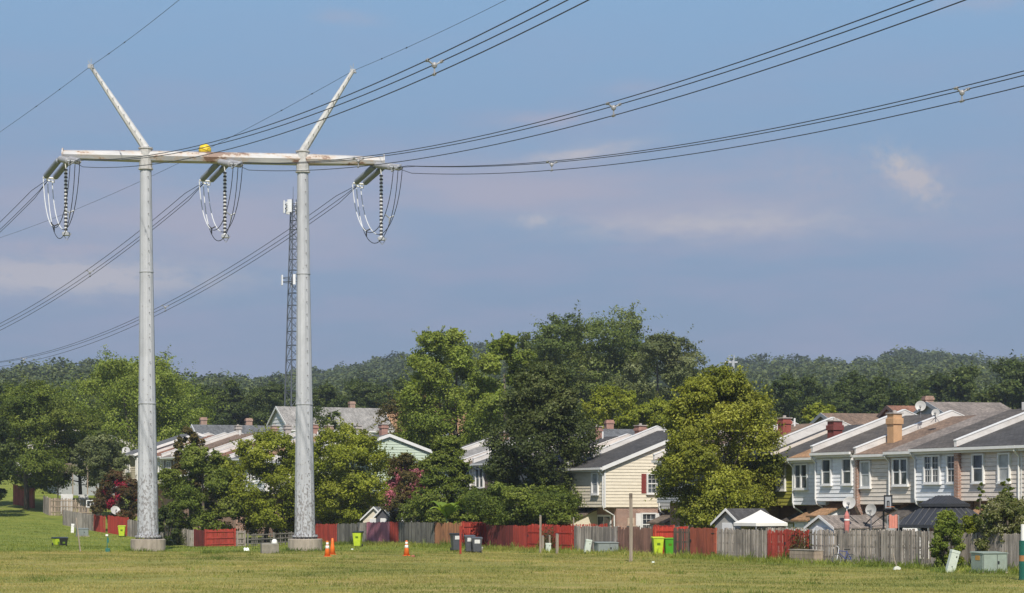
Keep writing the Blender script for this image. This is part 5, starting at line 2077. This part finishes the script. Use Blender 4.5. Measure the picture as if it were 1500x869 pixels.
# concrete box and scraps by the right pole
p = at(395, 811)
o = thing('concrete_box', 'low brownish concrete box between the steel poles', 'concrete block', p, .22)
mb = MB()
mb.box(-.50, .50, -.4, .4, -.1, .56)
mb.build('block', plain('old_concrete', (.22, .20, .16), .9, .25, 3), o, bevel=.02)
mb = MB()
mb.box(-.46, .46, -.36, .36, .562, .585)
mb.build('cover', plain('old_concrete_top', (.33, .31, .27), .9, .2, 3), o)
p = at(402, 800)
o = thing('white_cap', 'white rounded cap behind the concrete box', 'cap', p)
mb = MB()
mb.lathe([(.2, 0), (.24, .25), (.21, .42), (.12, .52), (.01, .54)], 16)
mb.build('dome', WHITE, o, True)
mb = MB()
mb.lathe([(.26, .0), (.26, .05), (.2, .06)], 16)
mb.build('rim', GALV, o)
for px, py, lb, a in ((361, 808, 'scrap of white paper on the grass between the poles', .3), (516, 806.5, 'small white scrap on the grass near the lime bin', .1), (957, 826, 'tiny pale scrap on the field below the red fence', .2)):
    p = at(px, py)
    o = thing('paper_scrap', lb, 'litter', p, a, 'scraps on the grass')
    mb = MB()
    sz = .16 if px < 400 else .07
    for q in range(4):
        mb.face([(-sz + q * sz / 2, -sz * .6, .03 + .05 * (q % 2)), (-sz + (q + 1) * sz / 2, -sz * .6, .03 + .05 * ((q + 1) % 2)), (-sz + (q + 1) * sz / 2, sz * .5, sz * 1.3 + .05 * ((q + 1) % 2)), (-sz + q * sz / 2, sz * .5, sz * 1.2 + .05 * (q % 2))])
    mb.build('sheet', plain('paper', (.72, .78, .68), .7, .08), o)
p = at(605, 816.5)
o = thing('red_scrap', 'small reddish scrap right of the lone cone', 'litter', p)  # low round reddish lump on the grass
mb = MB()
mb.lathe([(.11, 0), (.13, .06), (.06, .12), (.01, .13)], 9)
mb.build('lump', plain('scrap_red', (.34, .12, .07), .8, .2), o, True)

# planter box and broken broom at the right
s_ = s_at(FA, -.35, 1205)
p = pos(FA, -.35, s_)
o = thing('planter_box', 'weathered wooden box at the foot of the open grey pickets', 'wooden box', p, TANG)
mb = MB()
for k in range(3):
    mb.box(0, 2.0, -.02, .02, .02 + k * .2, .21 + k * .2, .2 + .3 * k)
    mb.box(0, 2.0, .50, .54, .02 + k * .2, .21 + k * .2, .3 + .2 * k)
    mb.box(-.03, -.003, 0, .52, .02 + k * .2, .21 + k * .2, .5)
mb.build('boards', WD['picket'], o)
mb = MB()
mb.box(-.06, 2.06, -.04, .56, .625, .66)
mb.build('rim', WD['gray2'], o)
p = at(1314, 835)
o = thing('broken_shovel', 'pale dustpan with a thin leaning stick on the grass by the fence', 'garden tool', p, .1)
mb = MB()
mb.prism([(-.17, 0), (.13, 0), (.16, .09), (.02, .17), (-.12, .12)], 'y', -.09, .1)
mb.build('pan', plain('dustpan', (.62, .62, .55), .6, .1), o, bevel=.02)
mb = MB()
mb.tube([(.0, .02, .12), (-.1, .06, .5), (-.17, .1, .80)], .018, 6)
mb.build('stick', WPOST, o)


# bicycle leaning on the fence
s_ = s_at(FA, -.45, 1237)
p = pos(FA, -.45, s_)
o = thing('bicycle', "blue and white child's bicycle leaning against the grey fence", 'bicycle', p, RAD(10))
FRM = plain('bike_blue', (.05, .07, .22), .35, .15)
for x, nm in ((-.36, 'front_wheel'), (.36, 'rear_wheel')):
    mb = MB()
    pts = [(x + .24 * math.cos(a), 0, .25 + .24 * math.sin(a)) for a in [2 * math.pi * q / 24 for q in range(25)]]
    mb.tube(pts, .022, 6, cap=False)
    wh = mb.build('wheel', BLK, o, True)
    mb = MB()
    pts = [(x + .21 * math.cos(a), 0, .25 + .21 * math.sin(a)) for a in [2 * math.pi * q / 24 for q in range(25)]]
    mb.tube(pts, .009, 5, cap=False)
    for q in range(12):
        a = math.pi * 2 * q / 12
        mb.tube([(x, 0, .25), (x + .21 * math.cos(a), 0, .25 + .21 * math.sin(a))], .004, 4)
    mb.build('rim', GALV, wh)
mb = MB()
for a, b in (((.36, 0, .25), (.05, 0, .28)), ((.05, 0, .28), (.18, 0, .66)), ((.18, 0, .62), (-.25, 0, .66)), ((.05, 0, .28), (-.25, 0, .58)), ((.36, 0, .25), (.17, 0, .58))):
    mb.tube([a, b], .02, 6)
mb.build('frame', FRM, o)
mb = MB()
mb.tube([(-.36, 0, .25), (-.25, 0, .68), (-.23, 0, .80)], .016, 6)
mb.tube([(-.30, -.22, .92), (-.25, -.12, .90), (-.23, 0, .80), (-.25, .12, .90), (-.30, .22, .92)], .013, 6)
mb.build('handlebar', plain('bike_white', (.7, .7, .72), .4, .1), o)
mb = MB()
mb.prism([(.04, -.04), (.30, -.08), (.32, 0), (.30, .08), (.04, .04)], 'z', .70, .75)
mb.build('saddle', BLK, o, bevel=.015)
mb = MB()
mb.tube([(.05, -.12, .18), (.05, -.04, .28), (.05, .04, .28), (.05, .12, .38)], .012, 5)
mb.build('pedals', BLK, o)
o.rotation_euler = (RAD(-10), 0, RAD(10))

# black hard-top gazebo
Yg = 100.0
p = W(1383, 0, Yg)
o = thing('gazebo', 'black hard top gazebo with two roof tiers behind the grey fence', 'gazebo', (p.x, p.y, 0), ROT + RAD(12))
GZ = plain('gazebo_metal', (.040, .042, .048), .38, .15, 3)
a, ze = 1.75, CAMZ - (769 - HZ) / F * Yg
for x in (-1, 1):
    for y in (-1, 1):
        mb = MB()
        mb.box(x * 1.5 - .08, x * 1.5 + .08, y * 1.5 - .08, y * 1.5 + .08, -.1, ze)
        mb.build('post', GZ, o)


def hip(mb, a, z0, b, z1, th=.04):
    for k in range(4):
        an = k * math.pi / 2
        M = Matrix.Rotation(an, 4, 'Z')
        mb.face([M @ Vector(q) for q in ((-a, -a, z0), (a, -a, z0), (b, -b, z1), (-b, -b, z1))])
        n = 9
        for q in range(n + 1):
            x = -a + 2 * a * q / n
            x1 = max(-b, min(b, x))
            k1 = 1.0 if abs(x) <= b else (a - abs(x)) / (a - b)
            if abs(x) > b:
                x1 = x
            y1 = -a + (a - b) * k1
            zz = z0 + (z1 - z0) * k1
            if k1 > .04:
                mb.tube([M @ Vector((x, -a, z0 + .015)), M @ Vector((x1, y1, zz + .015))], .022, 4)
    mb.box(-a, a, -a - .03, -a - .002, z0 - .13, z0 + .01)
    mb.box(-a, a, a + .002, a + .03, z0 - .13, z0 + .01)
    mb.box(-a - .03, -a - .002, -a - .03, a + .03, z0 - .13, z0 + .01)
    mb.box(a + .002, a + .03, -a - .03, a + .03, z0 - .13, z0 + .01)


mb = MB()
hip(mb, a, ze, .72, ze + .92)
mb.build('lower_roof', GZ, o)
mb = MB()
hip(mb, .86, ze + 1.02, .25, ze + 1.42)
mb.box(-.25, .25, -.25, .25, ze + 1.35, ze + 1.43)
mb.build('upper_roof', GZ, o)
mb = MB()
mb.box(-.66, .66, -.66, .66, ze + .85, ze + 1.0)
mb.build('vent_band', BLACK, o)
CUR = plain('black_curtain', (.015, .015, .017), .8, .3, 6, (6, 6, .3))
for x, y in ((-1.62, -.2), (-1.62, 1.3), (-1.0, -1.62)):
    mb = MB()
    for q in range(6):
        mb.tube([(x + .05 * (q % 2), y + .06 * q, .3), (x + .05 * (q % 2), y + .06 * q, ze - .1)], .05, 6)
    mb.build('curtain', CUR, o)

# white canopy, grey shed, small shed, blue-white thing
Yc = 108.5
p = W(1114, 0, Yc)
o = thing('canopy', 'white pop up canopy behind the grey picket fence', 'canopy', (p.x, p.y, 0), .5)
ze, zp = CAMZ - (766 - HZ) / F * Yc, CAMZ - (747 - HZ) / F * Yc
cw = plain('canopy_cloth', (.80, .77, .71), .7, .05, 2)
mb = MB()
n = 8
h_ = 1.02
rim = [(h_, -h_), (h_, h_), (-h_, h_), (-h_, -h_)]
for k in range(4):
    x0, y0 = rim[k]
    x1, y1 = rim[(k + 1) % 4]
    prev = None
    for q in range(n + 1):
        s = q / n
        z = ze + (zp - ze) * (s * .8 + .2 * s * s)
        row = (Vector((x0 * (1 - s), y0 * (1 - s), z)), Vector((x1 * (1 - s), y1 * (1 - s), z)))
        if prev and q < n:
            mb.face([prev[0], prev[1], row[1], row[0]])
        elif prev:
            mb.face([prev[0], prev[1], (0, 0, zp)])
        prev = row
    mb.face([(x0, y0, ze - .16), (x1, y1, ze - .16), (x1, y1, ze), (x0, y0, ze)])
mb.build('cloth', cw, o)
for x, y in rim:
    mb = MB()
    mb.tube([(x * .96, y * .96, 0), (x * .96, y * .96, ze)], .025, 6)
    mb.build('leg', GALV, o)


def shed(label, px, ypeak, yeave, Y, L, Wd, rot, wall, roof, name='garden_shed', door=True):
    p = W(px, 0, Y)
    gz = ground(p.x, Y)
    o = thing(name, label, 'shed', (p.x, p.y, gz), rot)
    zp, ze = CAMZ - (ypeak - HZ) / F * Y - gz, CAMZ - (yeave - HZ) / F * Y - gz
    mb = MB()
    mb.prism([(-Wd / 2, -.1), (Wd / 2, -.1), (Wd / 2, ze), (0, zp - .06), (-Wd / 2, ze)], 'x', 0, L)
    mb.build('walls', wall, o)
    sl_ = (zp - ze) / (Wd / 2)
    mb = MB()
    a = Wd / 2 + .15
    mb.prism([(-a, ze - .15 * sl_ + .0), (-a, ze - .15 * sl_ + .06), (0, zp + .04), (a, ze - .15 * sl_ + .06), (a, ze - .15 * sl_), (0, zp - .03)], 'x', -.16, L + .16)
    mb.build('roof', roof, o)
    mb = MB()
    for s in (-1, 1):
        mb.hexa([(-.19, s * a, ze - .15 * sl_ - .06), (-.163, s * a, ze - .15 * sl_ - .06), (-.163, 0, zp - .09), (-.19, 0, zp - .09), (-.19, s * a, ze - .15 * sl_ + .07), (-.163, s * a, ze - .15 * sl_ + .07), (-.163, 0, zp + .05), (-.19, 0, zp + .05)])
    mb.build('rake_trim', TRIM, o)
    if door:
        mb = MB()
        mb.box(-.04, -.003, -Wd * .2, Wd * .2, .05, min(1.9, ze))
        mb.build('door', TRIM, o)
    return o


shed('grey shed with dark gable roof right of the yellow maple', 1066, 746, 766, 110, 2.6, 2.0, RAD(38), plain('shed_grey', (.34, .33, .31), .7, .12), ROOF['charcoal'])
shed('low shed with a grey roof and white gable behind the open pickets', 1203, 756, 772, 103.6, 3.6, 1.9, RAD(34), SID['white'], ROOF['graybrown'])
shed('white shed behind the mauve fence', 549, 743, 760, 154.5, 2.7, 2.2, RAD(58), SID['cream'], ROOF['slate'])
s2 = shed('small grey roofed porch shed behind the mauve fence', 562, 743, 756, 152.5, 1.5, 1.3, RAD(66), plain('shed_dark', (.08, .08, .09), .7, .2), ROOF['slate'])


# satellite dishes
def dish(label, px, py, Y, r, face, mount, mat=None, stand=None, host_z=None):
    p = W(px, py, Y)
    o = thing('satellite_dish', label, 'satellite dish', (p.x, p.y, p.z - mount), 0, 'satellite dishes')
    d = Vector(face).normalized()
    M = Matrix.Translation((0, 0, mount)) @ d.to_track_quat('Z', 'Y').to_matrix().to_4x4()
    prof = [(.001, -.10 * r)] + [(r * k / 8, -.10 * r + .22 * r * (k / 8) ** 2) for k in range(1, 9)] + [(r * 1.02, .12 * r), (r, .10 * r), (.5 * r, -.09 * r), (.01, -.14 * r)]
    mb = MB()
    mb.lathe(prof, 28, M)
    di = mb.build('reflector', mat or plain('dish_grey', (.44, .43, .41), .5, .08, 3), o, True)
    mb = MB()
    mb.tube([M @ Vector((0, -r * .9, .05 * r)), M @ Vector((0, -r * .3, r * .8))], .018, 5)
    mb.box(-.06, .06, -.05, .05, -.06, .06, M=M @ Matrix.Translation((0, -r * .28, r * .82)))
    mb.build('receiver_arm', plain('dish_arm', (.25, .25, .25), .5, .1), di)
    mb = MB()
    mb.tube([(0, 0, 0), (0, .02, mount), M @ Vector((0, 0, -.14 * r))], .03, 6)
    mb.tube([(0, 0, mount * .5), (.25, .1, -.02)], .015, 5)
    mb.tube([(0, 0, mount * .5), (-.25, .1, -.02)], .015, 5)
    mb.build('mast', plain('dish_mast', (.16, .16, .17), .5, .15), o)
    return o


dish('larger roof dish above the white parapets at the right', 1348.5, 595, 113.5, .29, (-.3, -1, .25), .62)
dish('smaller roof dish right of the larger one at the right', 1370.5, 605, 112.2, .22, (-.4, -1, .3), .5)
dish('roof dish on the cream end house left of the left pole', 184, 661, 209, .46, (-.1, -1, .5), .5)
dish('dish seen above the bright red fence beside the left pole', 169, 748, 181, .42, (.5, -1, .6), 1.7)
dish('large white yard dish in front of the white town house', 1244, 737, 103, .32, (-.4, -1, .35), 2.2)
dish('cream dish beside the curved black struts', 1276, 747, 103.5, .30, (-.75, -1, .1), 2.0)
dish('dark roof dish above the pink blossoms', 655, 640, 158, .32, (-1, -.3, .5), .5, plain('dish_dark', (.18, .2, .22), .5, .1))

# black curved struts of a tall trampoline
p = W(1264, 0, 104)
o = thing('play_frame', 'black curved bars rising beside the yard dishes', 'play frame', (p.x, p.y, 0))
mb = MB()
for (x0, x1, s) in ((0, -.75, 1), (0, .62, 1), (.3, 1.1, 1)):
    mb.tube([(x0, 0, 0), (x0, 0, 1.65), (x0 + (x1 - x0) * .35, .05, 1.95), (x1, .1, 2.35)], .03, 6)
mb.build('bars', BLACK, o, True)
mb = MB()
mb.tube([(-.3, .02, 1.2), (.6, .02, 1.2)], .03, 6)
mb.build('crossbar', BLACK, o)

# folded pink parasol and a pink cloth figure-like umbrella
for px, yt, yb, lb, m_ in ((1240.5, 748, 780, 'folded pink parasol rising above the grey pickets', (.50, .17, .15)), (1309, 752, 774, 'salmon pink cloth hung up beside the basketball backboard', (.60, .24, .18))):
    Y = 101.5 if px < 1300 else 97.5
    p = W(px, 0, Y)
    o = thing('parasol' if px < 1300 else 'hanging_cloth', lb, 'parasol' if px < 1300 else 'cloth', (p.x, p.y, 0), .3)
    zt, zb = CAMZ - (yt - HZ) / F * Y, CAMZ - (yb - HZ) / F * Y
    mm = plain('cloth_pink_%d' % px, m_, .8, .15, 5, (4, 4, .6))
    mb = MB()
    if px < 1300:
        mb.lathe([(.02, zt), (.06, zt - .08), (.13, zt - .25), (.14, zt - .7), (.10, zb)], 9)
        mb.build('folded_cloth', mm, o)
        mb = MB()
        mb.tube([(0, 0, 0), (0, 0, zt + .08)], .022, 6)
        mb.build('pole', WHITE, o)
        mb = MB()
        mb.lathe([(.145, zt - .5), (.15, zt - .48), (.15, zt - .44), (.145, zt - .42)], 10)
        mb.build('tie', WHITE, o)
    else:
        mb = MB()
        n = 7
        for q in range(n):
            x0, x1 = -.24 + .48 * q / n, -.24 + .48 * (q + 1) / n
            f = lambda x: zt - .16 + .13 * abs(math.sin(x * 9)) - .15 * abs(x)
            y0, y1 = .05 * (q % 2), .05 * ((q + 1) % 2)
            mb.hexa([(x0, y0, zb), (x1, y1, zb), (x1, y1 + .02, zb), (x0, y0 + .02, zb), (x0, y0, f(x0)), (x1, y1, f(x1)), (x1, y1 + .02, f(x1)), (x0, y0 + .02, f(x0))])
        mb.build('cloth', mm, o)
        mb = MB()
        mb.tube([(-.3, .06, zt - .12), (.3, .06, zt - .12)], .015, 5)
        mb.tube([(-.3, .06, 0), (-.3, .06, zt - .1)], .02, 5)
        mb.tube([(.3, .06, 0), (.3, .06, zt - .1)], .02, 5)
        mb.build('rack', GALV, o)


def hoop(label, px, py, Y, w, h, post_x, board, face=0.0):
    p = W(px, py, Y)
    gz = ground(p.x, Y)
    o = thing('basketball_hoop', label, 'basketball hoop', (p.x, p.y, gz), face)
    z = p.z - gz
    mb = MB()
    mb.tube([(post_x, .5, -.1), (post_x, .5, z - .5), (0, .06, z)], .05, 8)
    mb.build('post', BLACK, o)
    mb = MB()
    mb.box(-w / 2, w / 2, -.03, .02, z - h / 2, z + h / 2)
    bo = mb.build('backboard', board, o)
    mb = MB()
    fr = BLACK if board is not BLACKB else WHITE
    t = .05
    mb.box(-w / 2 - t, w / 2 + t, -.045, -.032, z + h / 2 - .02, z + h / 2 + t)
    mb.box(-w / 2 - t, w / 2 + t, -.045, -.032, z - h / 2 - t, z - h / 2 + .02)
    mb.box(-w / 2 - t, -w / 2 + .02, -.045, -.032, z - h / 2 + .022, z + h / 2 - .022)
    mb.box(w / 2 - .02, w / 2 + t, -.045, -.032, z - h / 2 + .022, z + h / 2 - .022)
    q = w * .2
    zq = z - h * .12
    mb.box(-q, q, -.045, -.032, zq + h * .18, zq + h * .25)
    mb.box(-q, q, -.045, -.032, zq - h * .25, zq - h * .18)
    mb.box(-q, -q + .05, -.045, -.032, zq - h * .178, zq + h * .178)
    mb.box(q - .05, q, -.045, -.032, zq - h * .178, zq + h * .178)
    mb.build('board_lines', fr, bo)
    mb = MB()
    mb.tube([(.2 * math.cos(a), -.30 + .2 * math.sin(a), z - h * .36) for a in [2 * math.pi * k / 16 for k in range(17)]], .015, 5, cap=False)
    mb.build('rim', plain('rim_orange', (.5, .14, .03), .5, .1), o)
    return o


BLACKB = plain('board_black', (.025, .03, .03), .4, .1)
hoop('basketball hoop with grey board beside the black gazebo', 1300.5, 736, 101, .36, .62, .0, plain('board_grey', (.33, .34, .36), .4, .1), .25)
hoop('basketball hoop with black board and white lines on the upper lawn', 135, 738, 192, .98, .58, .0, BLACKB, .1)

# raised deck and ladder-like bits in the far left yard
p = W(84, 0, 212)
gz = ground(p.x, 212)
o = thing('wooden_deck', 'raised wooden deck with posts seen under the far left trees', 'deck', (p.x, p.y, gz), RAD(12))
z = CAMZ - (692 - HZ) / F * 212 - gz
mb = MB()
for k in range(14):
    mb.box(-.1, 3.2, k * .2, k * .2 + .19, z - .06, z, rnd.random())
mb.build('floor', WD['fresh'], o)
for x in (0, 1.5, 3.0):
    mb = MB()
    mb.box(x, x + .12, 0, .12, -.2, z + .9)
    mb.build('post', WD['fresh'], o)
mb = MB()
mb.box(0, 3.1, .02, .1, z + .82, z + .92)
for k in range(20):
    mb.box(.1 + k * .15, .14 + k * .15, .03, .07, z, z + .82)
mb.build('railing', WD['fresh'], o)
p = W(98, 0, 209)
gz = ground(p.x, 209)
for px, w_, h_, cc, lb in ((98, .6, 1.0, plain('panel_white', (.5, .5, .49), .6, .2), 'white panel leaning behind the upper picket fence'), (122, .5, 1.0, plain('panel_grey', (.4, .4, .38), .6, .2), 'pale grey panel behind the upper picket fence')):
    p = W(px, 0, 208.5)
    gz = ground(p.x, 208.5)
    o = thing('plywood_sheet', lb, 'sheet', (p.x, p.y, gz), .2)
    mb = MB()
    mb.hexa([(-w_, 0, 0), (w_, 0, 0), (w_, .05, 0), (-w_, .05, 0), (-w_, .4, h_ + 1.0), (w_, .4, h_ + 1.0), (w_, .45, h_ + 1.0), (-w_, .45, h_ + 1.0)])
    mb.build('board', cc, o)
    mb = MB()
    mb.tube([(-w_ * .6, .06, 0), (-w_ * .6, .9, 0)], .03, 5)
    mb.tube([(-w_ * .6, .46, h_ + .9), (-w_ * .6, .9, 0)], .03, 5)
    mb.build('prop', WPOST, o)
# white chair by the brick wall of the cream house
s_ = sB + .0
p = pos(FA, 8.6 + 1.6, sB - .9)
gz = ground(p.x, p.y)
o = thing('garden_chair', 'wooden garden chair by the brick wall of the cream house', 'chair', (p.x, p.y, gz + .95), ROT)
WC = plain('chair_wood', (.52, .42, .32), .6, .1)
for x in (-.22, .22):
    for y in (-.2, .2):
        mb = MB()
        mb.box(x - .025, x + .025, y - .025, y + .025, -.96, .45 if y < 0 else 1.0)
        mb.build('leg', WC, o)
mb = MB()
mb.box(-.26, .26, -.26, .26, .452, .50)
mb.build('seat', WC, o)
mb = MB()
mb.box(-.19, .19, .18, .22, .62, 1.0)
mb.build('backrest', WC, o)
